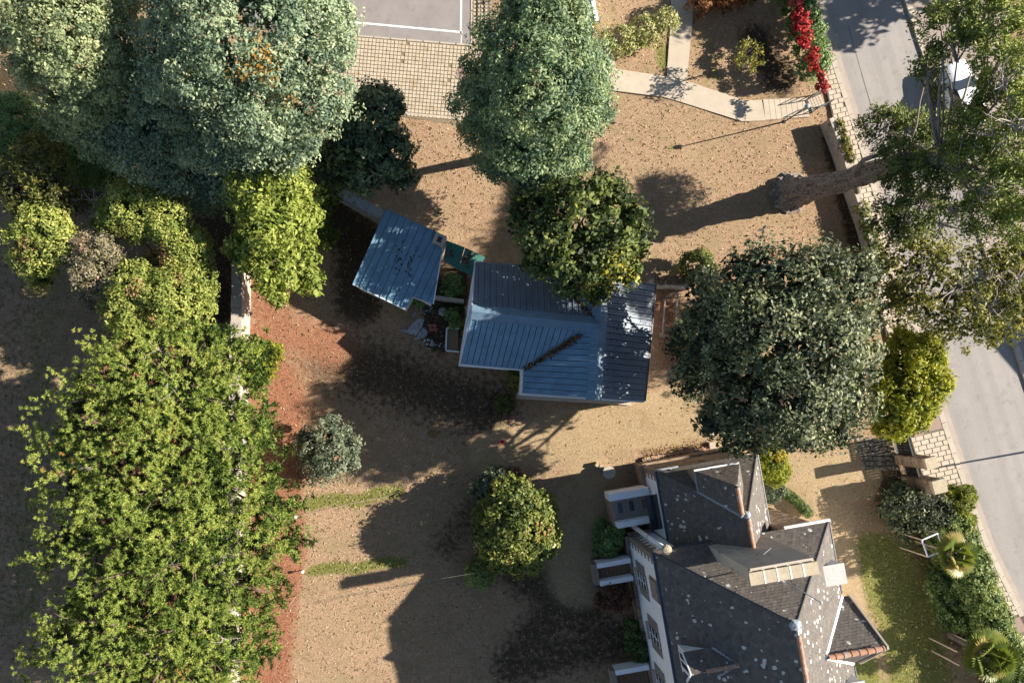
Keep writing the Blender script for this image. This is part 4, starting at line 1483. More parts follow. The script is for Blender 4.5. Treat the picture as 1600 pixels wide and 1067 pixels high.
tree('broadleaf_tree', 'tall oval green tree between the paved court and the forked path', 'tree', (806, 234),
     [(848, 40, 10.6, 58), (882, 72, 10.6, 58), (802, 82, 9.8, 54), (902, 122, 9.8, 48), (848, 130, 10.8, 78), (778, 150, 8, 54), (886, 188, 9, 54), (815, 205, 8.4, 60), (868, 238, 7.4, 38), (795, 252, 6.4, 34), (838, 272, 6, 30), (748, 122, 7, 26), (846, -10, 10, 52), (785, 232, 4.6, 42, .7), (836, 278, 4.2, 38, .7), (765, 195, 5.2, 40, .7), (880, 255, 5, 36, .7), (925, 165, 8, 28)],
     LM['robinia2'], 0.48, 54, 0.172, 0.45, 1.1, 0.3, 'large grey green trees along the top', low=-.35, tint=(0.2, 0.66), autumn=[(938, 45, 12, .5), (890, 20, 10, .3)], sat=3)
tree('magnolia_tree', 'dark glossy evergreen tree in shade at the foot of the paved court', 'tree', (593, 270),
     [(578, 182, 5.6, 37), (608, 235, 4.6, 36), (552, 232, 5, 36), (530, 185, 5.2, 29), (612, 165, 5.4, 19), (565, 270, 4, 31), (625, 272, 3, 20), (520, 250, 3.4, 30), (582, 150, 5.2, 19)],
     LM['magnolia'], 0.42, 26, 0.26, 0.45, 1.2, 0.16, tint=(0.1, 0.8), autumn=[(571, 262, 6, .5)], sat=2)
tree('garden_tree', 'bright yellow green tree standing right of the wall end', 'tree', (452, 372),
     [(405, 298, 6, 40), (445, 288, 6.4, 36), (420, 345, 6.2, 44), (466, 335, 5.2, 28), (392, 385, 4.6, 32), (428, 420, 4.2, 32), (455, 390, 4.4, 32), (487, 440, 3.3, 13), (365, 300, 5, 22), (478, 310, 5, 22), (432, 455, 3.2, 14)],
     LM['bright'], 0.46, 34, 0.24, 0.45, 1.2, 0.15, tint=(0.3, 0.75), sat=2)
tree('garden_tree', 'dark yellowish tree in the shade by the left edge', 'tree', (104, 310),
     [(55, 265, 5, 45), (30, 300, 4.6, 34), (85, 300, 4.4, 34), (55, 320, 4, 32), (70, 245, 4.4, 28)],
     LM['olive'], 0.42, 24, 0.2, 0.45, 0.9, 0.12, tint=(0.05, 0.55), sat=2)
t = tree('garden_tree', 'small yellow green tree with a dried pale side below the dark one', 'tree', (110, 392),
     [(70, 350, 4.6, 34), (95, 375, 4.2, 30), (45, 370, 4.2, 30), (65, 395, 4, 28), (40, 405, 3.4, 22), (60, 425, 2.6, 24)],
     LM['thuja'], 0.34, 32, 0.17, 0.5, 1.2, 0.1, tint=(0.3, 0.8), autumn=[(40, 390, 20, .3)])
t = tree('golden_thuja', 'golden green conifer bush ring with a dark hole in its middle', 'tree', (275, 422),
     [(215, 328, 4.6, 46), (262, 345, 4.6, 38), (292, 395, 4.4, 38), (302, 440, 4.2, 36), (265, 470, 4.6, 46), (215, 450, 4.6, 40), (205, 490, 4.2, 42), (260, 505, 4, 34), (180, 340, 4.2, 30), (235, 510, 3.6, 32), (240, 415, 3.2, 18), (310, 480, 3.4, 24)],
     LM['thuja'], 0.34, 40, 0.155, 0.5, 1.25, 0.16, tint=(0.25, 0.75), autumn=[(252, 402, 17, .75), (212, 448, 12, .6), (235, 500, 12, .3), (275, 430, 10, .4), (190, 360, 12, .2)], jit=.08)
dead_twigs(t, [(150, 315, 4.2, 1.3), (323, 413, 4, 0.9), (185, 300, 3.6, .7), (212, 385, 4, .8), (130, 385, 4.4, .7)])
t = tree('dry_shrub', 'pale tan half dried shrub on the left of the golden conifer', 'shrub', (170, 425),
     [(155, 395, 4.6, 32), (140, 420, 4.2, 32), (165, 440, 4, 28), (130, 390, 4.2, 22), (150, 460, 2.8, 26)],
     LM['tan'], 0.34, 36, 0.15, 0.4, 1.2, 0.1, tint=(0.2, 0.75), autumn=[(125, 385, 16, .5), (150, 450, 14, .3)])
dead_twigs(t, [(125, 385, 4.8, .7)])

# --- clipped dark masses at the left
for lobes, lb in (([(5, 205, 2.8, 52, .8), (25, 190, 2.8, 44, .8), (40, 215, 2.6, 40, .8)], 'large clipped dark evergreen dome at the left edge'),
                  ([(85, 220, 2.4, 34, .9), (98, 240, 2.2, 32, .9)], 'middle clipped dark dome between its two neighbours'),
                  ([(140, 250, 2.3, 44, .7), (160, 258, 2.2, 36, .7), (120, 240, 2.3, 34, .7)], 'clipped dark dome under the biggest grey green tree')):
    c = W(lobes[0][0], lobes[0][1], 2)
    tree('clipped_shrub', lb, 'shrub', ((c[0]) / PXM + 690, 610 - c[1] / PXM), lobes, LM['box'], 0.24, 26, 0.12, 0.5, 1.2, 0.08, 'clipped dark domes at the left', tint=(0.2, 0.6), jit=.03)

# --- trees around the outbuilding
tree('maple_tree', 'dark maple leaning over the blue metal roof with yellowing tips', 'tree', (872, 402),
     [(900, 330, 7.2, 51), (852, 365, 6.6, 40), (948, 342, 7, 46), (902, 392, 6.6, 44), (956, 388, 6.2, 37), (885, 438, 6, 26), (992, 372, 5.6, 28), (928, 452, 5.6, 19), (830, 335, 5.6, 30), (970, 430, 5.6, 21), (845, 405, 5.6, 26), (945, 300, 6.5, 30)],
     LM['maple'], 0.42, 24, 0.25, 0.6, 0.75, 0.2, tint=(0.05, 0.62), autumn=[(975, 432, 22, .5), (925, 455, 20, .4), (955, 460, 20, .3), (960, 400, 22, .15), (900, 320, 12, .2)], sat=2)
tree('holm_oak', 'large round dark grey green oak between the outbuilding and the street', 'tree', (1114, 556),
     [(1180, 437, 10, 50), (1247, 442, 10.6, 58), (1314, 456, 10, 50), (1135, 473, 9, 40), (1127, 538, 8.8, 49), (1201, 526, 11.2, 68), (1277, 538, 11, 68), (1332, 523, 9.5, 36), (1163, 615, 9.5, 56), (1239, 619, 10.6, 63), (1304, 612, 9.6, 50), (1118, 651, 8, 27), (1232, 680, 8.5, 31), (1298, 667, 8, 31), (1075, 545, 5, 26), (1080, 600, 4.6, 26), (1080, 515, 4.6, 16), (1346, 579, 8, 22), (1160, 690, 7, 24), (1097, 452, 6.4, 22), (1096, 492, 6.2, 18), (1088, 575, 6, 26)],
     LM['oak'], 0.52, 34, 0.20, 0.5, 0.85, 0.36, low=-.3, tint=(0.1, 0.68), sat=3, core=1.7)
tree('round_shrub', 'small round clipped shrub behind the garden wall end', 'shrub', (1072, 424), [(1090, 418, 1.3, 27, .9)], LM['laurel'], 0.24, 34, 0.13, 0.55, 1.2, 0.06, tint=(.15, .7), jit=.05)
t = tree('lemon_tree', 'bright lemon yellow green tree overhanging the pavement', 'tree', (1360, 602),
     [(1418, 555, 4.2, 36), (1446, 572, 3.8, 28), (1440, 605, 4.2, 38), (1408, 605, 4, 38), (1400, 645, 3.4, 32), (1425, 645, 3.2, 28), (1385, 665, 2.6, 18), (1455, 545, 3.6, 18)],
     LM['lemon'], 0.36, 34, 0.2, 0.45, 1.2, 0.12, tint=(.25, .8), sat=2)
t = tree('roadside_tree', 'loose yellowish olive tree spreading over the street at the right edge', 'tree', (1400, 475),
     [(1420, 400, 7, 42), (1480, 440, 7.4, 46), (1540, 430, 7.2, 46), (1440, 470, 7, 42), (1510, 490, 7, 44), (1570, 480, 7, 40), (1390, 430, 6.4, 34), (1590, 400, 7, 34), (1475, 505, 6, 26), (1400, 480, 6, 30), (1450, 390, 6.6, 30), (1545, 515, 6, 22), (1620, 450, 7, 40)],
     LM['olive'], 0.40, 25, 0.17, 0.5, 0.72, 0.2, tint=(.1, .8), jit=.2, sat=2)
dead_twigs(t, [(1490, 455, 8, 1.5), (1545, 480, 7.6, 1.4), (1560, 430, 7.6, 1.5), (1440, 420, 7.4, 1.0), (1590, 440, 7.8, 1.3), (1530, 505, 6.8, .9)], None, 8, 1.0)

# --- pines at the lower left
def needles(P, A, ln, n_per, w, tint):
    """tufts: n_per thin triangles radiating from each point of P round the axis A"""
    n = len(P)
    d = rand_dirs(n * n_per).reshape(n, n_per, 3)
    d = d + A[:, None, :] * 0.75
    d /= np.linalg.norm(d, axis=2, keepdims=True)
    t = np.cross(d, RNG.normal(0, 1, d.shape))
    t /= np.linalg.norm(t, axis=2, keepdims=True) + 1e-9
    l = ln * RNG.uniform(.7, 1.15, (n, n_per, 1))
    p = P[:, None, :] + d * l * 0.12
    V = np.stack([p - t * w / 2, p + t * w / 2, P[:, None, :] + d * l], 2).reshape(-1, 3)
    return V, np.arange(len(V)).reshape(-1, 3), np.repeat(np.clip(tint[:, None] + RNG.normal(0, .07, (n, n_per)), -.3, 1), 3)


def pine(label, base, lobes, tint=(.2, .7), brown=None, n_per=36, dens=1.0):
    L = lobe_list(lobes)
    b = W(*base)
    t = thing('pine_tree', label, 'tree', b, 'pine trees along the garden wall')
    trunk_and_limbs(t, b, [(c - np.array([0, 0, .6]), r, s) for c, r, s in L], 0.24, M['pine_bark'], fork=0.62, twigs=2)
    def spread_out(dz, dmin, tries):
        """tuft bunches scattered over the boughs, none nearer than dmin to another of its layer"""
        out = []
        grid = {}
        for c, r, s in L:
            for _ in range(int(tries * r * r / (dmin * dmin) * 4)):
                an, q = R(0, 6.28), math.sqrt(R(0, 1))
                x, y = c[0] + r * q * math.cos(an), c[1] + r * q * math.sin(an)
                z = c[2] + dz + r * .5 * math.sqrt(1 - q * q) + random.gauss(0, .35)
                k = (int(x // dmin), int(y // dmin))
                if any((x - a) ** 2 + (y - b) ** 2 < dmin * dmin for i_ in (-1, 0, 1) for j_ in (-1, 0, 1) for a, b in grid.get((k[0] + i_, k[1] + j_), ())):
                    continue
                grid.setdefault(k, []).append((x, y))
                out.append((x, y, z, c[0], c[1]))
        return np.array(out)
    Vs, Qs, Ts, nv = [], [], [], 0
    for dz, dmin, per, npn, ln, ti in ((0, .74, 13, 36, .175, tint), (-1.5, .78, 12, 26, .22, (tint[0] * .7, tint[1] * .8)), (-3.0, .58, 11, 18, .34, (-.02, .2)), (-4.3, .60, 10, 14, .42, (-.15, .05))):  # lower layers tinted dark: shade in the gaps is put into the colour
        B_ = spread_out(dz, dmin, 2.2)
        n = len(B_)
        out_ = B_[:, :2] - B_[:, 3:]
        out_ /= np.linalg.norm(out_, axis=1, keepdims=True) + 1e-6
        ax = RNG.uniform(.22, .42, (n, 1, 1))
        off = RNG.normal(0, 1, (n, per, 3)) * np.array([.9, .9, .28]) * ax * .75
        off[..., :2] += out_[:, None, :] * RNG.uniform(-.45, .45, (n, per, 1))
        P = (B_[:, None, :3] + off).reshape(-1, 3)
        P = P[P[:, 2] > .3] if (P[:, 2] <= .3).any() else P
        A = RNG.normal(0, .35, P.shape) + np.array([0, 0, .9])
        A /= np.linalg.norm(A, axis=1, keepdims=True)
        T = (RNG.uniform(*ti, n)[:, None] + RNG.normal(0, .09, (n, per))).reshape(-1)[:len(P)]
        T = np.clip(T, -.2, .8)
        if brown and dz == 0:
            k = (H - P[:, 2]) / F
            px, py = P[:, 0] / k + 690, 610 - P[:, 1] / k
            for bx, by, br, pr in brown:
                T = np.where((np.hypot(px - bx, py - by) < br) & (RNG.uniform(0, 1, len(P)) < pr), 1, T)
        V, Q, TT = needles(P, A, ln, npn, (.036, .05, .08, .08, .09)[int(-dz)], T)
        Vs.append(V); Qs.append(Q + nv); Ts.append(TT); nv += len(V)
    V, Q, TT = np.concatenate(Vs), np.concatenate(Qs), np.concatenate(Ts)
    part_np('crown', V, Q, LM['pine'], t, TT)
    return t


t1 = pine('pine with yellowish tufts highest up the garden wall', (322, 606),
     [(160, 560, 8, 42, .6), (235, 560, 9, 48, .6), (300, 555, 9, 42, .6), (350, 560, 8.4, 40, .6), (200, 615, 9.6, 50, .6), (270, 625, 10.2, 54, .6), (345, 630, 9.4, 50, .6), (378, 650, 8, 34, .6), (130, 600, 7.6, 34, .6), (95, 630, 6.6, 30, .6), (240, 530, 7.6, 30, .6), (330, 535, 7.4, 26, .6)],
     (.42, .8), [(88, 640, 10, .5), (100, 720, 30, .35)])
t2 = pine('broad middle pine whose left boughs are turning yellow', (338, 742),
     [(105, 720, 8.4, 42, .6), (160, 690, 9.4, 48, .6), (230, 700, 10.4, 54, .6), (300, 700, 10.2, 52, .6), (360, 705, 9.2, 44, .6), (392, 700, 7.6, 24, .6), (130, 770, 8.6, 44, .6), (205, 775, 10, 44, .6), (310, 775, 9.6, 44, .6), (370, 770, 8.4, 46, .6), (428, 815, 6.4, 24, .6), (70, 690, 6.2, 28, .6), (75, 780, 6, 28, .6)],
     (.32, .76), [(90, 720, 30, .3), (115, 745, 20, .3)])
t3 = pine('dark green pine whose boughs reach furthest over the litter', (335, 868),
     [(120, 845, 8.4, 42, .6), (175, 840, 9.2, 46, .6), (240, 845, 10, 48, .6), (310, 840, 9.4, 46, .6), (375, 845, 8.4, 44, .6), (432, 868, 6.6, 24, .6), (150, 910, 8.6, 40, .6), (215, 915, 9.6, 48, .6), (300, 915, 9.4, 44, .6), (360, 920, 8.4, 42, .6), (412, 930, 6.8, 18, .6), (60, 870, 6, 28, .6)],
     (.25, .68))
t4 = pine('lowest pine cut by the bottom edge of the view', (330, 985),
     [(90, 980, 7.6, 36, .6), (140, 1010, 8.6, 44, .6), (205, 990, 9.2, 46, .6), (270, 985, 9.6, 46, .6), (330, 990, 9, 44, .6), (380, 985, 7.6, 30, .6), (190, 1060, 8.6, 50, .6), (265, 1060, 9, 50, .6), (340, 1055, 8.4, 46, .6), (384, 1040, 7, 26, .6), (110, 1065, 7.6, 40, .6), (45, 1030, 6, 26, .6), (200, 1120, 8, 50, .6), (310, 1120, 8, 50, .6)],
     (.26, .7), [(185, 965, 12, .4), (205, 975, 9, .5), (290, 1045, 14, .3)])
for tt, sp in ((t1, [(245, 545, 9, .8), (260, 620, 9.5, .8)]), (t2, [(260, 770, 8, .8), (135, 730, 9, .7), (350, 700, 9, .6)]), (t3, [(350, 870, 8, .8), (270, 880, 8, .7)]), (t4, [(355, 1000, 8, .8), (245, 1020, 8, .7)])):
    dead_twigs(tt, sp, M['twig_grey'], 5, 0.9)

# --- the leaning cypress by the street
cyp = thing('cypress_tree', 'huge leaning cypress with a thick ridged trunk by the street wall', 'tree', W(1240, 300))


def bark_tube(pts, rads, seg=34, amp=0.32):
    mb = MB()
    ph = [R(0, 6.28) for _ in range(6)]
    n = len(pts)
    path_ = [Vector(p) for p in pts]
    ref = Vector((0, 1, 0))
    M_ = 10
    rings = []
    for i in range(n - 1):
        for j in range(M_):
            t = j / M_
            rings.append((path_[i].lerp(path_[i + 1], t), rads[i] + (rads[i + 1] - rads[i]) * t))
    rings.append((path_[-1], rads[-1]))
    for i, (p, r) in enumerate(rings):
        d = (rings[min(i + 1, len(rings) - 1)][0] - rings[max(i - 1, 0)][0]).normalized()
        x = (ref - d * ref.dot(d)).normalized()
        y = d.cross(x)
        for k in range(seg):
            a = 2 * math.pi * k / seg
            w_ = a + 0.03 * i
            f = 1 + amp * (0.55 * abs(math.sin(4.5 * w_ + ph[0])) + 0.35 * math.sin(9 * w_ + ph[1] + 0.3 * math.sin(i * .35)) + 0.22 * math.sin(i * 0.5 + 3 * a + ph[2]) + R(-.35, .35))
            mb.v.append(p + x * (math.cos(a) * r * f) + y * (math.sin(a) * r * f))
    for i in range(len(rings) - 1):
        for k in range(seg):
            k2 = (k + 1) % seg
            mb.f.append((i * seg + k, i * seg + k2, (i + 1) * seg + k2, (i + 1) * seg + k))
    return mb


M['cyp_bark'] = simple('cypress_bark', (0.28, 0.235, 0.205), 0.4, 5, 0.95, 0.2, 1.0, stain=(7, 0.5, (0.075, 0.052, 0.040)))
tp = [W(1232, 304, -.2), W(1242, 300, .6), W(1290, 290, 3.2), W(1345, 275, 5.8), W(1400, 257, 8.2), W(1470, 250, 10)]
part('trunk', bark_tube(tp, [1.20, 0.74, 0.52, 0.48, 0.42, 0.28]), M['cyp_bark'], cyp)
mb = MB()
top = tp[4]
CY = [(1402, 238, 9, 24), (1425, 262, 9.5, 28), (1398, 275, 8.6, 16), (1375, 205, 5.6, 30), (1425, 215, 5.9, 42), (1465, 225, 6.6, 38), (1470, 45, 10, 34), (1448, 95, 10, 20), (1500, 55, 10.5, 22), (1540, 30, 10, 44), (1580, 60, 11, 46), (1560, 100, 11, 40), (1595, 110, 11.5, 42),
      (1520, 215, 10.5, 46), (1565, 190, 11, 46), (1595, 240, 12, 46), (1530, 265, 11, 44), (1575, 300, 11.5, 44), (1540, 330, 10.5, 36), (1590, 345, 11, 34), (1490, 300, 9.5, 34), (1400, 320, 8, 32), (1420, 350, 7.6, 30), (1390, 345, 7, 22), (1445, 330, 8, 26), (1500, 20, 10.6, 26), (1600, 10, 11, 50), (1625, 180, 12, 60), (1630, 300, 12, 50), (1450, 125, 9.6, 13), (1462, 150, 9.6, 10)]
CL = lobe_list([(a, b, c, d, .55) for a, b, c, d in CY])
for c, r, _ in CL:
    pts = limb(mb, Vector(tp[4 if c[0] < tp[5][0] - 2 else 5]), c, R(.05, .09), 0.02, 6, 0.10, 5)
    for _ in range(3):
        limb(mb, pts[4], c + rand_dirs(1)[0] * r * .8, 0.05, 0.014, 4, .1, 3)
# the long bare limbs that show over the road and the one crossing the trunk
for pl_, r_ in (([(1340, 300, 5.0), (1335, 268, 6.2), (1350, 250, 7.4), (1372, 242, 8)], .17), ([(1425, 215, 8), (1432, 195, 8.2), (1437, 160, 8.3), (1445, 130, 8.2), (1455, 95, 8)], .05), ([(1480, 205, 8.6), (1490, 155, 8.8), (1484, 125, 8.6), (1470, 90, 8.4)], .06), ([(1485, 190, 8.6), (1505, 155, 9), (1517, 115, 9)], .06), ([(1440, 150, 8.2), (1462, 122, 8.4), (1478, 108, 8.4)], .05)):
    mb.tube([W(*q) for q in pl_], [r_ * (1 - .5 * i / len(pl_)) for i in range(len(pl_))], 7, True, .08)
part('branches', mb, M['bark_grey'], cyp, True)


def sprays(L, cr, per, ln, w, tint_fn, dens=1.0):
    C, O = clump_centres(L, cr, dens, -.35, .2)
    n = len(C)
    hd = O * np.array([1, 1, .45]) + RNG.normal(0, .35, O.shape)
    hd /= np.linalg.norm(hd, axis=1, keepdims=True)
    d = hd[:, None, :] + RNG.normal(0, .5, (n, per, 3))
    d /= np.linalg.norm(d, axis=2, keepdims=True)
    off = RNG.normal(0, .42, (n, per, 3)) * cr + hd[:, None, :] * RNG.uniform(-.6, .8, (n, per, 1)) * cr
    P = (C[:, None, :] + off).reshape(-1, 3)
    D = d.reshape(-1, 3)
    N = np.array([0, 0, .9]) + RNG.normal(0, .55, P.shape)
    V, Q = leaf_quads(P, N, RNG.uniform(.6, 1.3, len(P)) * ln, w, .1, D)
    T = np.clip(tint_fn(C)[:, None] + RNG.normal(0, .1, (n, per)), 0, .8).reshape(-1)
    return V, Q, np.repeat(T, 4)


def cyp_tint(C):
    k = (H - C[:, 2]) / F
    px = C[:, 0] / k + 690
    return np.clip((px - 1400) / 260, 0, 1) * .45 + RNG.uniform(.12, .42, len(C))  # dark to bright from left to right: sunlit side painted into the tint


V, Q, T = sprays(CL, .34, 60, .19, .34, cyp_tint, 1.1)
part_np('crown', V, Q, LM['cypress'], cyp, T)
dead_twigs(cyp, [(1570, 130, 12, 1.5), (1590, 200, 12.5, 1.6), (1545, 130, 11, 1.2), (1555, 215, 12, 1.4), (1590, 170, 12, 1.4), (1500, 265, 11, 1.1), (1530, 300, 11.4, 1.1), (1490, 330, 10, 1.0), (1470, 350, 9, 1.3), (1450, 320, 8.6, 1.0), (1535, 60, 10.5, 1.0), (1520, 20, 9.8, .8)], None, 9, 1.0)

# trees outside the frame whose shade falls on the street and the top garden
tree('roadside_tree', 'leafy tree beyond the top of the street whose shade falls on the road', 'tree', (1690, -95), [(1790, -130, 6.5, 45), (1850, -170, 6, 45), (1760, -190, 6, 40)], LM['robinia2'], .6, 22, .4, .5, .8, .2)
tree('roadside_tree', 'leafy tree beyond the top edge shading the copper hedge', 'tree', (1500, -80), [(1560, -155, 6.5, 55), (1600, -190, 7, 55), (1540, -205, 6, 50), (1645, -150, 6.8, 50), (1500, -190, 6, 46)], LM['robinia2'], .6, 22, .4, .5, .8, .2)

# --- shrubs
def bush(name, label, base, lobes, mat, cr=.26, per=28, size=.15, aspect=.5, dens=1.2, cat='shrub', **kw):
    return tree(name, label, cat, base, lobes, LM[mat] if isinstance(mat, str) else mat, cr, per, size, aspect, dens, .05, **kw)


bush('laurel_tree', 'round yellow green laurel tree beside the house drive', (797, 806),
     [(808, 815, 3.3, 52), (786, 835, 3.0, 42), (832, 842, 2.9, 38), (800, 787, 2.7, 40), (772, 812, 2.3, 32), (835, 800, 2.6, 34), (810, 860, 2.3, 34), (845, 832, 2.0, 26), (780, 865, 1.7, 26), (820, 878, 1.4, 22)], 'laurel', .36, 36, .19, .55, 1.25, 'tree', tint=(.25, .75), autumn=[(845, 830, 16, .12), (800, 880, 20, .08)], jit=.07)
bush('mixed_shrub', 'loose pale leaved shrub at the upper left of the round laurel', (748, 765), [(765, 755, 1.6, 20), (780, 768, 1.7, 20), (755, 770, 1.2, 16), (775, 745, 1.2, 14)], 'pale', .24, 26, .16, .5, 1.1, tint=(.0, .7))
bush('reddish_shrub', 'low reddish shrub at the top of the round laurel', (800, 752), [(800, 748, .7, 16), (815, 755, .7, 12), (785, 742, .6, 11)], 'purple', .2, 22, .13)
bush('box_ball', 'small dark clipped ball at the foot of the round laurel', (749, 889), [(750, 895, .75, 22, 1.0), (747, 900, .7, 18, .9)], 'hedge', .17, 36, .10, .55, 1.4, tint=(.3, .8), jit=.03)
bush('variegated_shrub', 'open pale variegated shrub standing alone on the lawn', (518, 688),
     [(515, 680, 2.4, 24), (495, 700, 2.0, 24), (540, 700, 2.0, 22), (520, 720, 1.8, 26), (505, 735, 1.2, 20), (480, 685, 1.6, 16), (545, 680, 1.6, 14), (520, 660, 2.0, 12), (485, 720, 1.2, 14), (548, 722, 1.1, 14)], 'pale', .28, 20, .16, .45, .85, tint=(.1, .75), jit=.25)
bush('spiky_tuft', 'small spiky tuft in front of the outbuilding corner', (789, 632), [(789, 632, .5, 13)], 'olive', .2, 40, .26, .16, 1.3, tint=(.05, .4))
bush('golden_shrub', 'small golden shrub in the corner of the blue roof', (804, 592), [(805, 588, 1.0, 12), (803, 600, .8, 10), (812, 595, .8, 9)], 'olive', .18, 26, .12)
bush('wall_shrub', 'small yellow green shrub at the lower end of the garden wall', (396, 570), [(400, 560, 1.5, 24), (420, 555, 1.2, 18), (395, 582, 1.3, 20), (432, 548, 1.0, 10), (410, 580, 1.0, 16)], 'lemon', .24, 22, .15, .5, .9, tint=(.1, .6), jit=.2)
bush('clipped_yew', 'bright green clipped shrub at the north corner of the house', (1180, 720), [(1205, 715, 2.6, 22), (1210, 735, 2.2, 22), (1200, 728, 2.6, 20), (1192, 702, 2.2, 14)], 'lemon', .22, 34, .12, .5, 1.4, tint=(.1, .55), autumn=[(1218, 712, 9, .6), (1190, 702, 8, .5)], jit=.05)
bush('grey_shrub', 'grey green shrub just below the bright clipped one', (1196, 755), [(1210, 762, 1.4, 16), (1206, 775, 1.0, 12)], 'pale', .2, 26, .11, tint=(.0, .5))
bush('box_edging', 'low clipped box edging on the sandy drive', (1245, 782), [(1226, 770, .35, 7, .9), (1234, 775, .35, 7, .9), (1242, 781, .35, 7, .9), (1250, 788, .35, 7, .9), (1257, 796, .35, 7, .9), (1262, 801, .3, 6, .9)], 'hedge', .12, 26, .09, .5, 1.2, 'hedge', tint=(.1, .5), jit=.06)
bush('purple_shrub', 'round rusty red shrub beside the west wall', (944, 925), [(955, 932, 1.1, 20), (970, 938, 1.0, 17), (945, 940, .8, 14), (965, 922, .9, 12)], 'purple', .22, 30, .14, tint=(.1, .7))
bush('dark_shrub', 'dark green shrub between the two parapets of the house', (948, 845), [(955, 845, .9, 15), (962, 832, .8, 12), (950, 858, .7, 12)], 'box', .2, 26, .13)
bush('dark_shrub', 'dark low shrub along the foot of the west wall', (978, 990), [(990, 995, .9, 14), (995, 1010, .9, 14), (1000, 1022, .8, 12), (985, 978, .7, 10)], 'hedge', .2, 24, .13, tint=(.0, .4))
bush('box_edging', 'curved dark box edging west of the porch', (935, 845), [(939, 815, .3, 6, .9), (936, 826, .3, 6, .9), (934, 838, .3, 6, .9), (933, 850, .3, 6, .9), (935, 862, .3, 6, .9)], 'box', .12, 26, .09, .5, 1.1, 'hedge')
bush('reddish_shrub', 'dim reddish shrub in shade beside the dark evergreen', (505, 255), [(500, 238, 2.4, 22), (515, 255, 2.0, 20), (490, 262, 2.0, 18)], 'purple', .3, 22, .17, tint=(.0, .5))
bush('shade_shrub', 'dark shrub in deep shade by the green sheet roof', (712, 440), [(708, 440, .7, 12), (700, 455, .6, 12), (716, 450, .6, 9)], 'box', .2, 20, .14)
bush('shade_shrub', 'low plants growing through the rubble by the shed notch', (660, 485), [(655, 470, .4, 8), (705, 492, .4, 9), (712, 505, .4, 9)], 'box', .18, 18, .12)
bush('ivy_clump', 'ivy clump over the left end of the mossy wall', (505, 305), [(515, 300, 1.7, 18), (500, 320, 1.4, 18), (530, 290, 1.4, 14), (500, 345, 1.2, 18), (510, 370, 1.0, 16)], 'bright', .26, 22, .15, tint=(.0, .4))
# small young tree on the top lawn
yt = thing('young_tree', 'small thin tree with sparse yellow leaf tufts on the top lawn', 'tree', W(1137, 106))
mb = MB()
b, m_ = Vector(W(1137, 106)), Vector(W(1150, 97, 1.6))
mb.tube([b, b.lerp(m_, .5), m_], [.045, .04, .035], 7)
part('trunk', mb, M['bark_grey'], yt, True)
mb = MB()
Pl = []
for i in range(46):
    a = R(0, 6.28)
    rr = 26 * math.sqrt(R(.08, 1))
    e_ = Vector(W(1171 + rr * math.cos(a), 88 + rr * .92 * math.sin(a), R(2.2, 2.9) - rr * .012))
    limb(mb, m_, e_, .018, .007, 4, .12, 3)
    Pl.append(e_)
part('branches', mb, M['bark_grey'], yt)
P = np.repeat(np.array(Pl), 12, 0) + RNG.normal(0, .10, (len(Pl) * 12, 3))
V, Q = leaf_quads(P, RNG.normal(0, .7, P.shape) + np.array([0, 0, .7]), RNG.uniform(.7, 1.2, len(P)) * .17, .5)
part_np('crown', V, Q, LM['olive'], yt, np.repeat(RNG.uniform(.35, .8, len(P)), 4))


# --- hedges
def hedge(name, label, pts, wpx, z, mat, side=None, cr=.24, per=26, size=.15, dens=1.0, red=None, cat='hedge', jit=.1, **kw):
    """clipped hedge along ground points: lobes of the hedge's half width lined up and stacked to height z"""
    lob = []
    for (x1, y1), (x2, y2) in zip(pts[:-1], pts[1:]):
        n = max(1, int(math.hypot(x2 - x1, y2 - y1) / (wpx * .55)))
        for i in range(n):
            t = i / n
            x, y = x1 + (x2 - x1) * t, y1 + (y2 - y1) * t
            r = wpx * R(.46, .56)
            zz = max(.15, z - r * PXM * .8) * R(.92, 1.08)
            k = H / (H - zz)
            lob.append((690 + (x - 690) * k, 610 + (y - 610) * k, zz, r / (1 - zz / H), .95))
            if zz > 1.2:
                lob.append((690 + (x - 690) * 1.015, 610 + (y - 610) * 1.015, zz * .45, r, 1.1))
    L = lobe_list(lob)
    t = thing(name, label, cat, W(*pts[len(pts) // 2]))
    for c, r, _ in L[::2]:
        part('stem', (lambda mb: (limb(mb, (c[0], c[1], 0), c, .03, .012, 5, .1, 2), mb)[1])(MB()), M['bark'], t)
    V, Q, T = crown_leaves(L, cr, int(per * 1.3), size, .5, dens * 1.5, -.4, kw.pop('tint', (.15, .7)), jit=jit, **kw)
    part_np('foliage', V, Q, LM[mat], t, T)
    if red:
        L2 = lobe_list(red)
        V, Q, T = crown_leaves(L2, .2, 24, .16, .6, 1.1, -.2, (.0, .8), jit=.28)
        part_np('red_foliage', V, Q, LM['red'], t, T)
    return t


hedge('creeper_hedge', 'green hedge topped with bright red creeper along the pavement', [(1222, -30), (1232, 20), (1244, 70), (1254, 115), (1266, 142)], 34, 2.3, 'box', red=[(1247, 18, 2.3, 7), (1250, 32, 2.3, 9), (1250, 46, 2.4, 11), (1256, 58, 2.4, 10), (1260, 70, 2.2, 7), (1270, 90, 2.2, 8), (1273, 103, 2.0, 5), (1281, 121, 2.1, 6), (1285, 134, 2.1, 8), (1246, 4, 2.2, 7)])
hedge('pale_hedge', 'pale yellow green trimmed hedge beside the forked path', [(966, 76), (1000, 60), (1030, 49), (1056, 40)], 40, 1.5, 'palehedge', size=.14, tint=(.2, .8))
hedge('copper_hedge', 'copper leaved hedge at the top of the garden', [(1085, 18), (1120, 8), (1160, 0), (1190, -14)], 34, 2.0, 'copper', tint=(.2, .8), autumn=[(1185, 0, 20, .6)])
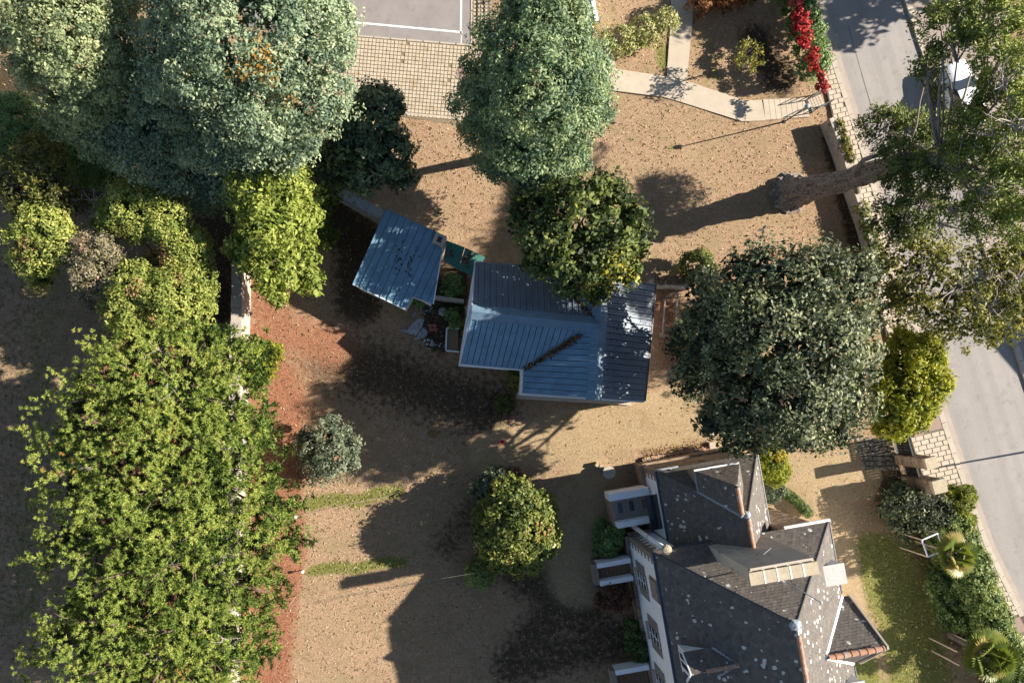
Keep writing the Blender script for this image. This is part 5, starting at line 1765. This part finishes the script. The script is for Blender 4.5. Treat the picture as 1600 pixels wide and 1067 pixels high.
hedge('street_hedge', 'long bright green hedge beside the lower pavement', [(1458, 812), (1482, 868), (1502, 925), (1530, 985), (1560, 1050), (1590, 1110)], 54, 2.2, 'hedge', size=.17, tint=(.1, .75), dens=1.9)
hedge('ivy_hedge', 'low brownish ivy on the street wall above the lawn', [(1296, 205), (1306, 235), (1316, 262)], 12, 1.15, 'olive', cr=.16, size=.11, tint=(.0, .55), autumn=[(1320, 230, 60, .25)])
hedge('ivy_hedge', 'low leafy growth on the street wall below the cypress trunk', [(1332, 330), (1344, 365), (1356, 400), (1368, 435)], 16, 1.1, 'hedge', cr=.18, size=.12, tint=(.0, .55), autumn=[(1345, 370, 80, .2)], dens=.7)
bush('wild_shrub', 'tangled dark shrub below the stone gate pillars', (1400, 790), [(1405, 780, 1.2, 26), (1430, 800, 1.3, 30), (1395, 800, .8, 20), (1450, 790, 1.5, 26), (1465, 810, 1.5, 24), (1410, 820, .8, 22)], 'oak', .3, 22, .17, .4, .9, tint=(.0, .55), jit=.2)
dead_twigs(bpy.data.objects['wild_shrub'], [(1440, 775, 1.8, .7), (1425, 790, 1.7, .6), (1460, 800, 1.9, .6)], M['twig_grey'], 7, .8)
bush('bamboo_clump', 'feathery yellow green clump at the head of the street hedge', (1470, 772), [(1496, 780, 1.5, 18), (1490, 800, 1.6, 20), (1500, 820, 1.6, 20), (1510, 772, 1.2, 12)], 'lemon', .28, 32, .3, .14, 1.2, tint=(.0, .5))
bush('shade_shrub', 'dark feathery shrub in shade against the street hedge', (1460, 930), [(1470, 915, .9, 18), (1478, 940, .9, 20), (1490, 965, .9, 20), (1465, 895, .8, 14)], 'hedge', .26, 24, .22, .2, 1.0, tint=(.0, .35))


# --- fan palms held by stakes
def fan_palm(label, base, top, zt, n=26, scale=1.0):
    b, c = Vector(W(*base)), Vector(W(*top, zt))
    t = thing('fan_palm', label, 'palm', b, 'fan palms in the front garden')
    part('trunk', MB().tube([b, b.lerp(c, .5), c], [.16 * scale, .14 * scale, .12 * scale], 9, True, .15), M['bark'], t)
    pet = MB()
    V, T = [], []
    for i in range(n):
        az = i * 2.399 + R(-.2, .2)
        el = math.radians(R(72, 86)) if i < n * .2 else math.radians(R(-8, 55))
        ln = R(.5, .8) * scale
        d = Vector((math.cos(az) * math.cos(el), math.sin(az) * math.cos(el), math.sin(el)))
        e_ = c + d * ln + Vector((0, 0, -.08 * ln))
        pet.tube([c, c + d * ln * .6, e_], [.02, .015, .010], 4)
        sd = d.cross(Vector((0, 0, 1))).normalized()
        tint = R(.25, .8) if R(0, 1) > .2 else 1.0
        nb = 20
        L = R(.55, .75) * scale
        nrm = sd.cross(d).normalized()
        for k in range(nb):
            a = math.radians(-105 + 210 * (k + .5) / nb)
            q = (d * math.cos(a) + sd * math.sin(a)).normalized()
            droop = Vector((0, 0, -1)) * L * (.16 + .22 * (1 - math.cos(a)))
            w_ = q.cross(nrm).normalized() * .052 * scale
            m1 = e_ + q * L * .55 + nrm * .02
            tip = e_ + q * L * R(.9, 1.05) + droop
            base_i = len(V)
            V += [e_, m1 + w_, tip, m1 - w_]
            T += [min(1, max(0, tint + R(-.08, .08)))] * 4
    part('petioles', pet, LM['palm'], t)
    V = np.array([tuple(v) for v in V])
    part_np('fronds', V, np.arange(len(V)).reshape(-1, 4), LM['palm'], t, np.array(T))
    return t


fan_palm('smaller fan palm rising behind the white stake frame', (1444, 848), (1492, 866), 2.5, 20, 1.1)
fan_palm('large fan palm at the bottom right with bare stakes', (1486, 992), (1540, 1022), 2.6, 26, 1.4)


def stake_frame(label, bases, z, closed, mat, ground=0.0):
    c = W(sum(b[0] for b in bases) / len(bases), sum(b[1] for b in bases) / len(bases))
    t = thing('stake_frame', label, 'stake frame', c, 'stake frames round the palms')
    tops = []
    for x, y in bases:
        p = W(x, y)
        part('stake', MB().beam((p[0], p[1], 0), (p[0], p[1], z), .065), M['wood_pale'], t)
        tops.append((p[0], p[1], z))
    if closed:
        for i in range(len(tops)):
            a, b = tops[i], tops[(i + 1) % len(tops)]
            part('top_rail', MB().beam((a[0], a[1], z + .035 + .003 * i), (b[0], b[1], z + .035 + .003 * i), .07, .06), M['white'], t)
    return t


M['wood_pale'] = simple('pale_stake', (0.42, 0.32, 0.23), .2, 6, .9)
stake_frame('square white topped stake frame round the smaller palm', [(1398, 830), (1406.5, 855), (1430, 845), (1421, 820)], 2.35, True, 'white')
stake_frame('three bare wooden stakes leading into the large palm', [(1452, 996), (1455.5, 1016), (1484, 988)], 2.3, False, 'wood_pale')

# ------------------------------------------------------------------ walls, gates and small things
M['wall_stone'] = simple('old_wall', (0.43, 0.375, 0.31), .22, 3, .95, .2, .8, stain=(2.2, .55, (.17, .145, .12)))
M['mossy'] = simple('mossy_wall', (0.34, 0.35, 0.36), .25, 4, .95, .2, .8, stain=(3, .52, (.12, .115, .095)))


def stone_wall(label, pts, w, z, mat, cap=None, step=.75):
    c = W(*pts[len(pts) // 2])
    t = thing('garden_wall', label, 'wall', c)
    first = True
    for (x1, y1), (x2, y2) in zip(pts[:-1], pts[1:]):
        a, b = Vector(W(x1, y1)), Vector(W(x2, y2))
        L = (b - a).length
        n = max(1, int(L / step))
        d = (b - a).normalized()
        part('masonry', MB().beam(a + Vector((0, 0, z * .5 - .07)), b + Vector((0, 0, z * .5 - .07)), w * .9, z - .06), mat, t)
        for i in range(n):
            p, q = a.lerp(b, (i + .01) / n), a.lerp(b, (i + .99) / n)
            j = Vector((R(-.03, .03), R(-.03, .03), R(-.02, .02)))
            part('coping_stone', MB().beam(p + Vector((0, 0, z - .06)) + j, q + Vector((0, 0, z - .06)) + j, w * R(.95, 1.08), .13), cap or mat, t)
    return t


def gp(px, py, z):
    k = (H - z) / H
    return (690 + (px - 690) * k, 610 + (py - 610) * k)


stone_wall('old pale stone wall beside the yellow green tree, running down behind the pines', [gp(371, 375, 1.9), gp(370, 460, 1.9), gp(368, 545, 1.9), gp(362, 760, 1.9), gp(356, 920, 1.9), gp(352, 1120, 1.9)], .62, 1.9, M['wall_stone'])
stone_wall('short mossy grey wall running from the ivy to the shed', [gp(505, 282, 1.8), gp(545, 306, 1.8), gp(600, 338, 1.8)], .6, 1.8, M['mossy'])
stone_wall('short stone wall between the blue roof and the round shrub', [gp(1020, 442, 1.2), gp(1052, 440, 1.2), gp(1084, 443, 1.2)], .55, 1.2, M['wall_stone'])
stone_wall('low street wall below the pavement at the gate end of the lawn', [(1285, 194), (1303, 240), (1322, 300), (1342, 360), (1366, 440)], .34, 1.0, M['wall_stone'], None, .9)
stone_wall('low street wall at the foot of the long green hedge', [(1440, 765), (1476, 850), (1500, 910), (1538, 990), (1575, 1065)], .25, .5, M['wall_stone'], None, .9)
scatter_leaves(500, lambda i: (lambda x: W(x, 438 + R(-7, 7), 1.24))(R(1022, 1070)), .11, M['dead_leaf'], 'leaf_litter_on_wall', None, .3, (.2, .95))

# gate pillars and gates
def pillar(label, x, y, w, h, top=1.0):
    p = W(x, y)
    t = thing('gate_pillar', label, 'gate pillar', p, 'stone gate pillars')
    z = 0
    k = 0
    while z < h - .25:
        hh = min(R(.26, .38), h - .2 - z)
        part('block', MB().box((p[0] + R(-.012, .012), p[1] + R(-.012, .012), z + hh / 2), (w * R(.97, 1.02), w * R(.97, 1.02), hh - .012), .26 + R(-.02, .02)), M['stone'], t)
        z += hh
        k += 1
    part('cap', MB().box((p[0], p[1], h - .09), (w * 1.12, w * 1.12, .18), .26, .96), M['chimney_cap'], t)
    return t


pillar('narrow stone gate pillar with a stained square cap', 1405.5, 716, .62, 2.75)
pillar('broad stone gate pillar at the lower side of the small gate', 1418, 750, .72, 2.75)
M['gate'] = simple('gate_paint', (0.022, 0.024, 0.024), .3, 5, .6)


def gate(label, a, b, h, cat='gate', rail='white'):
    a, b = Vector(W(*a)), Vector(W(*b))
    t = thing('gate', label, cat, (a + b) / 2)
    L = (b - a).length
    n = max(3, int(L / .16))
    for i in range(n):
        p, q = a.lerp(b, (i + .05) / n), a.lerp(b, (i + .95) / n)
        part('gate_board', MB().beam(Vector((p.x, p.y, .12 + h / 2)), Vector((q.x, q.y, .12 + h / 2)), .03 + .004 * (i % 2), h), M['gate'], t)
    d = (b - a).normalized()
    sd = Vector((-d.y, d.x, 0)) * -.06
    for z, mt in ((.14, rail), (h * .55, 'gate'), (h + .1, 'gate')):
        part('rail', MB().beam(a + sd + Vector((0, 0, z)), b + sd + Vector((0, 0, z)), .06, .09), M[mt], t)
    return t


gate('tall dark driveway gate above the narrow stone pillar', (1394, 680), (1402.5, 710), 1.35)
gate('small dark pedestrian gate between the two stone pillars', (1409.5, 722), (1415.5, 743), 1.15, 'gate', 'kerb')
part_top = thing('gate_rail', 'pale beam across the top of the dark driveway gate', 'rail', W(1388, 679))
part('rail', MB().beam(Vector(W(1368, 678.5, .3)), Vector(W(1416, 678, 1.5)), .07), M['kerb'], part_top)

# pedestrian entrance by the street: railings and lamp
ent = thing('railing', 'thin dark railing round the paved street entrance', 'railing', W(1275, 168))
crn = [(1258, 158), (1281, 147), (1289, 166), (1266, 177.5)]
for i, (x, y) in enumerate(crn):
    p = W(x, y)
    part('post', MB().box((p[0], p[1], .5), (.05, .05, 1.0)), M['dark_metal'], ent)
for i, j in ((0, 1), (3, 2)):
    a, b = W(*crn[i]), W(*crn[j])
    for z in (.35, .7, 1.0):
        part('rail', MB().beam((a[0], a[1], z), (b[0], b[1], z), .035), M['dark_metal'], ent)
for dx in (0, 2.6):
    a, b = W(1258 + dx, 158), W(1266 + dx, 177)
    part('threshold', MB().beam((a[0], a[1], .06), (b[0], b[1], .06), .05, .06), M['dark_metal'], ent)
entp = thing('entrance_paving', 'small square of paving stones inside the street entrance', None, W(1273, 162))
entp['kind'] = 'structure'
for i in range(5):
    for j in range(5):
        u, v = (i + .5) / 5, (j + .5) / 5
        x = 1260 + 21 * u + 7.6 * v
        y = 158 - 10 * u + 18.5 * v
        p = W(x, y)
        part('paving_stone', MB().box((p[0], p[1], .05), (.165, .145, .06), .43, .96), M['paver'], entp)
lamp = thing('lamp_post', 'slim dark lamp post by the street entrance', 'street lamp', W(1227, 190))
a, b = Vector(W(1227, 190)), Vector(W(1259, 168, 3.3))
part('pole', MB().tube([a, a.lerp(b, .5), b], [.05, .04, .035], 9), M['dark_metal'], lamp)
part('base', MB().lathe(a, [(.11, 0), (.11, .06), (.06, .1)], 10), M['kerb'], lamp)
part('lamp_head', MB().lathe(b, [(.05, 0), (.12, .05), (.15, .18), (.1, .27), (.03, .3)], 12), simple('lamp_glass', (.35, .37, .4), .1, 4, .25), lamp)
# street lamp outside the frame: only its shade crosses the road
sl = thing('street_lamp', 'tall street lamp beyond the right edge', 'street lamp', W(1652, 697))
a = Vector(W(1652, 697))
part('pole', MB().tube([a, a + Vector((0, 0, 4.3))], [.07, .05], 9), M['dark_metal'], sl)
part('lamp_head', MB().lathe(a + Vector((0, 0, 4.3)), [(.05, 0), (.1, .1), (.03, .2)], 10), M['dark_metal'], sl)
# neighbour house out of the frame at the right, which shades the street
nb = thing('neighbour_house', 'plain house beyond the right edge shading the street', 'house', W(2000, 500))
A_, B_, C_, D_ = (1822, 450), (2045, 708), (2240, 540), (2017, 282)
q = [W(x, y)[:2] for x, y in (A_, B_, C_, D_)]
part('wall', MB().prism(q, 0, 6.8), M['render_white'], nb)
cq = (sum(p[0] for p in q) / 4, sum(p[1] for p in q) / 4)
r0_, r1_ = ((q[0][0] + q[1][0]) / 2 * .4 + cq[0] * .6, (q[0][1] + q[1][1]) / 2 * .4 + cq[1] * .6), ((q[2][0] + q[3][0]) / 2 * .4 + cq[0] * .6, (q[2][1] + q[3][1]) / 2 * .4 + cq[1] * .6)
part('roof', MB().add([(*p, 6.8) for p in q] + [(*r0_, 8.2), (*r1_, 8.2)], [(0, 1, 4), (1, 2, 5, 4), (2, 3, 5), (3, 0, 4, 5)]), M['slate_base'], nb)


# cars parked across the road
def car(label, px, py, ang, paint, kind):
    p = W(px, py)
    t = thing('parked_car', label, 'car', (p[0], p[1], .1), 'cars parked across the road')
    L, w = 4.2, 1.78
    prof = [(-2.1, .42, .70, .66), (-2.02, .36, .86, .80), (-1.55, .34, .92, .87), (-.75, .34, .98, .89), (.6, .34, 1.0, .89), (1.6, .34, 1.0, .88), (2.0, .36, .92, .82), (2.1, .45, .76, .70)]

    def tr(x, y, z):
        c, s = math.cos(ang), math.sin(ang)
        return (p[0] + x * c - y * s, p[1] + x * s + y * c, .1 + z)
    mb = MB()
    for x, z0, z1, hw in prof:
        for yy, zz in ((-hw * .92, z0), (-hw, (z0 + z1) / 2), (-hw * .93, z1), (0, z1 + .05), (hw * .93, z1), (hw, (z0 + z1) / 2), (hw * .92, z0)):
            mb.v.append(tr(x, yy, zz))
    for i in range(len(prof) - 1):
        for k in range(7):
            k2 = (k + 1) % 7
            mb.f.append((i * 7 + k, (i + 1) * 7 + k, (i + 1) * 7 + k2, i * 7 + k2))
    mb.f += [tuple(range(7)), tuple((len(prof) - 1) * 7 + k for k in range(6, -1, -1))]
    part('body', mb, paint, t, True)
    cab = [(-.95, .98, .84), (-.25, 1.42, .68), (.3, 1.49, .68), (1.1, 1.45, .68), (1.75, 1.0, .82)]
    mb = MB()
    for x, z, hw in cab[1:4]:
        for yy, zz in ((-hw, z - .03), (-hw * .6, z + .02), (hw * .6, z + .02), (hw, z - .03)):
            mb.v.append(tr(x, yy, zz))
    for i in range(2):
        for k in range(3):
            mb.f.append((i * 4 + k, (i + 1) * 4 + k, (i + 1) * 4 + k + 1, i * 4 + k + 1))
    mb2 = MB().add([(v[0], v[1], v[2] - .04) for v in mb.v], [f[::-1] for f in mb.f])
    mb.add(mb2.v, mb2.f)
    part('roof', mb, paint, t, True)
    for nm, (a, b) in (('windscreen', (0, 1)), ('rear_window', (4, 3))):
        q = []
        for x, z, hw in (cab[a], cab[b]):
            q += [tr(x, -hw, z), tr(x, hw, z)]
        part(nm, MB().add(q, [(0, 1, 3, 2)]), M['glass'], t)
    for s in (-1, 1):
        for x0, x1 in ((-.8, .25), (.35, 1.5)):
            def zz(x): return float(np.interp(x, [-.95, -.25, .3, 1.1, 1.75], [.98, 1.40, 1.46, 1.42, 1.0]))
            q = [tr(x0, s * .86, .99), tr(x1, s * .86, .99), tr(min(x1, 1.2), s * .70, zz(min(x1, 1.2)) - .03), tr(max(x0, -.25), s * .70, zz(max(x0, -.25)) - .03)]
            part('side_window', MB().add(q, [(0, 1, 2, 3)]), M['glass'], t)
        mm = tr(-.6, s * .98, 1.0)
        part('mirror', MB().box(mm, (.16, .2, .13), ang), paint, t)
        hl = tr(-2.02, s * .58, .72)
        part('headlight', MB().box(hl, (.18, .36, .14), ang), simple('lamp_lens', (.6, .6, .6), .1, 4, .1), t)
        tl = tr(2.04, s * .6, .78)
        part('tail_light', MB().box(tl, (.14, .3, .16), ang), simple('red_lens', (.35, .02, .02), .1, 4, .15), t)
        for x in (-1.3, 1.3):
            c = Vector(tr(x, s * .80, .31))
            ax = Vector(tr(0, 1, 0)) - Vector(tr(0, 0, 0))
            wh_ = part('wheel', MB().tube([c - ax * .11, c + ax * .11], .31, 18), simple('tyre', (.02, .02, .02), .1, 9, .9), t)
            part('rim', MB().tube([c - ax * .115, c + ax * .115], .19, 12), M['zinc'], wh_)
    return t


car_white = simple('white_car_paint', (.80, .80, .80), .03, 2, .3, .5, 0)
car_dark = simple('dark_car_paint', (.02, .028, .045), .1, 2, .25, .5, 0)
RD = math.atan2(140 / 462 * 0 - 1, .31)
car('white parked car half hidden under the cypress', 1486, 160, RD, car_white, 0)
car('dark parked car under the yellowish tree at the right edge', 1592, 452, RD, car_dark, 1)

# low white framed bed by the gable and the rubble heap
bed = thing('raised_bed', 'white framed raised bed against the white gable', 'planter', W(706, 530))
for a, b in (((699, 513), (717, 514)), ((698, 513), (696.5, 547)), ((697, 548), (717, 550))):
    p, q = W(*a), W(*b)
    part('frame_board', MB().beam((p[0], p[1], .14), (q[0], q[1], .14), .09, .3), M['white'], bed)
part('soil', MB().prism([W(x, y)[:2] for x, y in ((699, 515), (716, 516), (716, 548), (698, 546))], 0, .12), M['grid_soil'], bed)
rub = thing('paved_patch', 'broken pale concrete patch near the notch of the shed', 'paving', W(656, 508))
for poly in ([(634, 519), (645, 505), (655, 497), (663, 499), (660, 510), (650, 524), (640, 522)], [(652, 524), (661, 512), (668, 517), (667, 524), (660, 529)], [(643, 497), (648, 487), (651, 489), (646, 495)]):
    part('slab', MB().prism([W(x, y)[:2] for x, y in poly], -.03, .05), M['mossy'], rub)
mb = MB()
for i in range(60):
    x, y = random.choice([(668, 483), (662, 528), (675, 535), (680, 540), (640, 512), (655, 520)])
    p = W(random.gauss(x, 6), random.gauss(y, 4), .05)
    mb.box(p, (R(.07, .2), R(.06, .15), R(.05, .12)), R(0, 3), .7)
part('rubble', mb, M['mossy'], rub)['kind'] = 'stuff'
p = W(676, 512)
rb = thing('roof_tile_stack', 'small flat stack of red roof tiles beside the broken patch', 'tiles', (p[0], p[1], 0))
for i in range(2):
    for j in range(2):
        part('roof_tile', MB().box((p[0] + (i - .5) * .26 - (j - .5) * .05, p[1] + (j - .5) * .22, .06 + .02 * i), (.25, .21, .12), -.55), simple('red_tile', (.34, .10, .075), .2, 6), rb)
p = W(692, 487)
part('rock', MB().lathe((p[0], p[1], 0), [(.3, 0), (.26, .16), (.12, .26)], 7), M['mossy'], rub)

# timber frame right of the outbuilding
tf = thing('timber_frame', 'long grey timber frame lying in the leaves right of the outbuilding', 'frame', W(1042, 490))
for a, b in (((1036, 468), (1031, 526)), ((1055.5, 460), (1051, 516)), ((1036, 466), (1056, 458)), ((1028, 526), (1040, 526))):
    p, q = W(*a), W(*b)
    part('beam', MB().beam((p[0], p[1], .42), (q[0], q[1], .42), .085), M['wood_grey'], tf)
for x, y in ((1036, 469), (1031, 525), (1055.5, 461), (1051, 515)):
    p = W(x, y)
    part('leg', MB().box((p[0], p[1], .19), (.08, .08, .38)), M['wood_grey'], tf)

# round table and blocks by the north corner of the house
p = W(952, 738, .7)
tb = thing('round_table', 'round grey stone table near the north corner of the house', 'table', (p[0], p[1], 0))
part('tabletop', MB().lathe((p[0], p[1], .62), [(.36, 0), (.38, .03), (.38, .08)], 22), M['kerb'], tb)
part('pedestal', MB().lathe((p[0], p[1], 0), [(.2, 0), (.1, .1), (.1, .6), (.16, .62)], 12), M['kerb'], tb)
part('board_joint', MB().box((p[0] - .05, p[1] - .03, .702), (.6, .02, .006), -.15), M['joint'], tb)
for x, y, lb in ((931, 725, 'pale stone block furthest from the round table'), (937, 728, 'pale stone block between its two neighbours'), (942, 731.5, 'pale stone block nearest the round table')):
    p = W(x, y)
    t = part('stone_block', MB().box((p[0], p[1], .2), (.2, .24, .4), -.5, .93), M['chimney_cap'])
    tag(t, lb, 'stone block', 'stone blocks by the round table')
# brick edging along the flower bed, single bricks
ed = thing('bed_edging', 'row of rough bricks edging the bed north of the house', 'edging', W(1055, 706))
for i in range(30):
    f = i / 29
    p = W(1004 + 100 * f, 717.5 - 17 * f + R(-1, 1))
    part('brick', MB().box((p[0], p[1], .06), (R(.10, .15), R(.16, .26), R(.14, .22)), R(-.4, .4) + .2, .9), M['terracotta'] if R(0, 1) < .45 else M['stone'], ed)
p = W(1111, 695)
tag(part('stone_block', MB().box((p[0], p[1], .12), (.36, .4, .24), .1, .96), M['concrete']), 'square pale step stone at the end of the brick edging', 'stone block')
p = W(1111, 678)
tag(part('stone_block', MB().box((p[0], p[1], .1), (.22, .3, .2), .1, .96), M['concrete']), 'little pale stone above the step stone', 'stone block')
scatter_leaves(500, lambda i: (lambda f: W(1005 + 105 * f, 712 - 18 * f + random.gauss(0, 5), .03))(R(0, 1)), .09, M['dead_leaf'], 'leaf_litter', None, .4, (.3, 1.0))

# straw heap, red bucket, stakes, line
p = W(784, 690)
bk = thing('bucket', 'small red bucket on the shaded lawn', 'bucket', (p[0], p[1], 0))
redm = simple('red_plastic', (.62, .04, .03), .05, 4, .5)
part('pail', MB().lathe((p[0], p[1], 0), [(.09, 0), (.13, .24), (.14, .25), (.11, .24), (.08, .03)], 14), redm, bk)
part('handle', MB().tube([(p[0] - .13, p[1], .24), (p[0] - .08, p[1] + .13, .27), (p[0] + .08, p[1] + .13, .27), (p[0] + .13, p[1], .24)], .01, 5), M['zinc'], bk)
o = scatter_leaves(420, lambda i: (lambda a, r: W(677 + 8 * r * math.cos(a), 677 + 5.5 * r * math.sin(a), .02 + .16 * (1 - r) * R(0, 1)))(R(0, 6.28), math.sqrt(R(0, 1))), .12, M['dead_leaf'], 'leaf_heap', None, .5, (.75, 1.0))
o['label'] = 'little heap of orange leaves on the shaded lawn'
for x, y, lb in ((464, 806, 'white capped stake by the upper strip of green grass'), (475, 890, 'white capped stake by the lower strip of green grass')):
    p = W(x, y)
    t = thing('garden_stake', lb, 'stake', p, 'white capped garden stakes')
    part('post', MB().box((p[0], p[1], .2), (.06, .06, .4)), M['wood_pale'], t)
    part('cap', MB().lathe((p[0], p[1], .4), [(.08, 0), (.10, .05), (.07, .12)], 10), M['white'], t)
hose = MB().tube([W(x, y, .03) for x, y in ((464, 806), (500, 798), (545, 787), (600, 777), (622, 768), (632, 777), (660, 768), (695, 757), (720, 749), (745, 744))], .018, 5)
tag(part('garden_rope', hose, M['wood_pale']), 'thin pale rope lying across the lawn beside the green strip', 'rope')
a, b = Vector(W(452, 946, 1.9)), Vector(W(862, 876, 1.9))
pts = [a.lerp(b, i / 10) - Vector((0, 0, .25 * (1 - (i / 5 - 1) ** 2))) for i in range(11)]
cl = thing('washing_line', 'thin white washing line passing the clipped ball', 'washing line', W(700, 905))
part('line', MB().tube(pts, .006, 5), M['kerb'], cl)
for q in (a, b):
    part('post', MB().tube([(q.x, q.y, 0), (q.x, q.y, 1.92)], .02, 7), M['wood_pale'], cl)

# iron rails at the east side of the house (their shade falls on the drive edge)
for t0, lb in ((1.0, 'dark iron stair railing at the upper east door of the house'), (7.9, 'dark iron stair railing at the lower east corner of the house')):
    ir = thing('stair_railing', lb, 'railing', HL(9.9, t0 + .5), 'iron stair railings east of the house')
    part('landing', hbox(MB(), 9.4, 10.1, t0 - .1, t0 + 1.5, 0, .9), M['concrete'], ir)
    for dt in (0, 1.4):
        q0, q1 = HL(9.5, t0 + dt, 1.85), HL(10.05, t0 + dt, 1.85)
        part('rail', MB().beam(q0, q1, .05), M['dark_metal'], ir)
        part('rail', MB().beam(q0 - Vector((0, 0, .45)), q1 - Vector((0, 0, .45)), .04), M['dark_metal'], ir)
        part('post', MB().beam(q1, q1 - Vector((0, 0, 1.0)), .05), M['dark_metal'], ir)
    part('rail', MB().beam(HL(10.05, t0, 1.852), HL(10.05, t0 + 1.4, 1.852), .05), M['dark_metal'], ir)

# glazed roof corner at the top behind the oval tree and the dark post line
gh = thing('pavilion', 'pale roofed pavilion corner behind the oval tree at the top edge', 'building', W(890, -30))
q = [W(x, y, 2.6)[:2] for x, y in ((888, 2), (912, 4), (936, 26), (915, -80), (888, -80))]
part('wall', MB().prism([(p[0] * .985, p[1] * .985) for p in q], 0, 1.9), M['render_white'], gh)
part('roof', MB().prism(q, 1.92, 2.05), M['zinc'], gh)
part('gutter', MB().beam((*q[2], 2.07), (*q[3], 2.07), .22, .08), M['white'], gh)
fn = thing('fence', 'dark slim post fence beside the grid paving', 'fence', W(764, 30))
for i in range(6):
    p = W(765.5 - .2 * i, -60 + 21 * i)
    part('post', MB().box((p[0], p[1], .25), (.07, .07, .5)), M['dark_metal'], fn)
for z in (.22, .46):
    a, b = W(765.5, -60), W(764.5, 45)
    part('rail', MB().beam((a[0], a[1], z), (b[0], b[1], z), .04), M['dark_metal'], fn)
# driveway threshold stones by the gates
dw = thing('drive_paving', 'old cobbled drive entrance in the shade of the gate', None, W(1365, 705))
dw['kind'] = 'structure'
M['cobble'] = simple('old_cobble', (0.20, 0.175, 0.14), .35, 3, .95, .2, .6, stain=(3, .52, (.09, .075, .055)))
M['cobble_light'] = simple('worn_cobble', (0.30, 0.26, 0.21), .3, 3, .95, .2, .6, stain=(3, .5, (.13, .11, .08)))
for i in range(9):
    for j in range(7):
        x = 1340 + i * 6.6 + R(-.8, .8) + j * 1.6
        y = 686 + j * 7.5 + R(-.8, .8)
        p = W(x, y)
        part('cobble', MB().box((p[0], p[1], .012), (R(.18, .25), R(.2, .28), .06), R(-.2, .2) + .2, .9), M['cobble_light'] if R(0, 1) < .3 else M['cobble'], dw)

# ------------------------------------------------------------------ loose ground cover
def ground_ok(px, py):
    pvx = np.interp(py, [p[1] for p in PL], [p[0] for p in PL]) - 6
    ok = px < pvx
    for poly in ([(716, 380), (1030, 430), (1010, 630), (800, 620), (800, 585), (716, 575)], [(996, 725), (1130, 700), (1310, 810), (1400, 1080), (1030, 1080), (972, 830)], [(380, -80), (775, -80), (770, 75), (745, 195), (420, 158), (380, 150)], [(555, 440), (603, 332), (700, 380), (680, 470)],
                 [(930, 80), (957, 80), (962, 108), (1042, 118), (1050, -40), (1088, -40), (1073, 127), (1162, 157), (1270, 154), (1275, 186), (1159, 190), (1064, 160), (930, 141)]):
        ok &= ~inpoly(px, py, poly)
    return ok


def scatter_ground(name, label, n, size, aspect, mat, weight, tint, up=1.0, z=.0, spread=.6):
    px, py = RNG.uniform(-60, 1560, n * 3), RNG.uniform(-60, 1130, n * 3)
    wgt = weight(px, py) * ground_ok(px, py)
    k = RNG.uniform(0, 1, n * 3) < wgt
    px, py = px[k][:n], py[k][:n]
    X, Y = (px - 690) * PXM, (610 - py) * PXM
    Z = 0.035 * np.sin(X * 0.9 + 1.3 * np.sin(Y * 0.7)) * np.sin(Y * 1.1) - 0.035
    P = np.stack([X, Y, Z + z], -1)
    N = RNG.normal(0, spread, P.shape) + np.array([0, 0, up])
    V, Q = leaf_quads(P, N, RNG.uniform(.6, 1.4, len(P)) * size, aspect)
    o = part_np(name, V, Q, mat, None, np.repeat(RNG.uniform(*tint, len(P)), 4))
    o['kind'] = 'stuff'
    o['label'] = label


sandw = lambda x, y: zone('sand', x, y)
litw = lambda x, y: zone('litter', x, y)
grsw = lambda x, y: zone('grass', x, y)
soil_shade_w = lambda x, y: zone('soil', x, y)
LM['straw'] = leaf_mat('dry_grass', (.23, .15, .09), (.43, .30, .185), (.60, .47, .32), (.2, .2, .06), .25, .8)
LM['lawn'] = leaf_mat('green_grass', (.10, .115, .026), (.25, .26, .06), (.42, .40, .13), (.3, .26, .09), .3, .7)
scatter_ground('dry_grass', 'dry straw coloured grass of the lawns', 30000, .15, .30, LM['straw'], lambda x, y: np.clip(.85 - sandw(x, y) * .78 - .4 * litw(x, y) - .5 * soil_shade_w(x, y), .02, 1), (.1, .8), .55, .025, .6)
scatter_ground('green_grass', 'short green grass of the strips and the front lawn', 30000, .17, .30, LM['lawn'], lambda x, y: np.clip(grsw(x, y) ** 1.5 + .035, 0, 1), (0, .8), .5, .03, .6)
scatter_ground('fallen_leaves', 'fallen brown leaves on the soil', 9000, .12, .6, M['dead_leaf'], lambda x, y: np.clip(.06 + .3 * soil_shade_w(x, y) + .55 * litw(x, y) - sandw(x, y) * .2, .01, 1), (.15, 1.0), 1.0, .035, .45)
scatter_ground('pine_litter', 'orange pine needle litter by the wall', 22000, .14, .16, leaf_mat('pine_litter', (.14, .05, .025), (.36, .15, .075), (.50, .26, .15), (.5, .3, .15), .15, .85), lambda x, y: np.clip(litw(x, y) ** 1.3, 0, 1), (0, .8), .7, .03, .6)
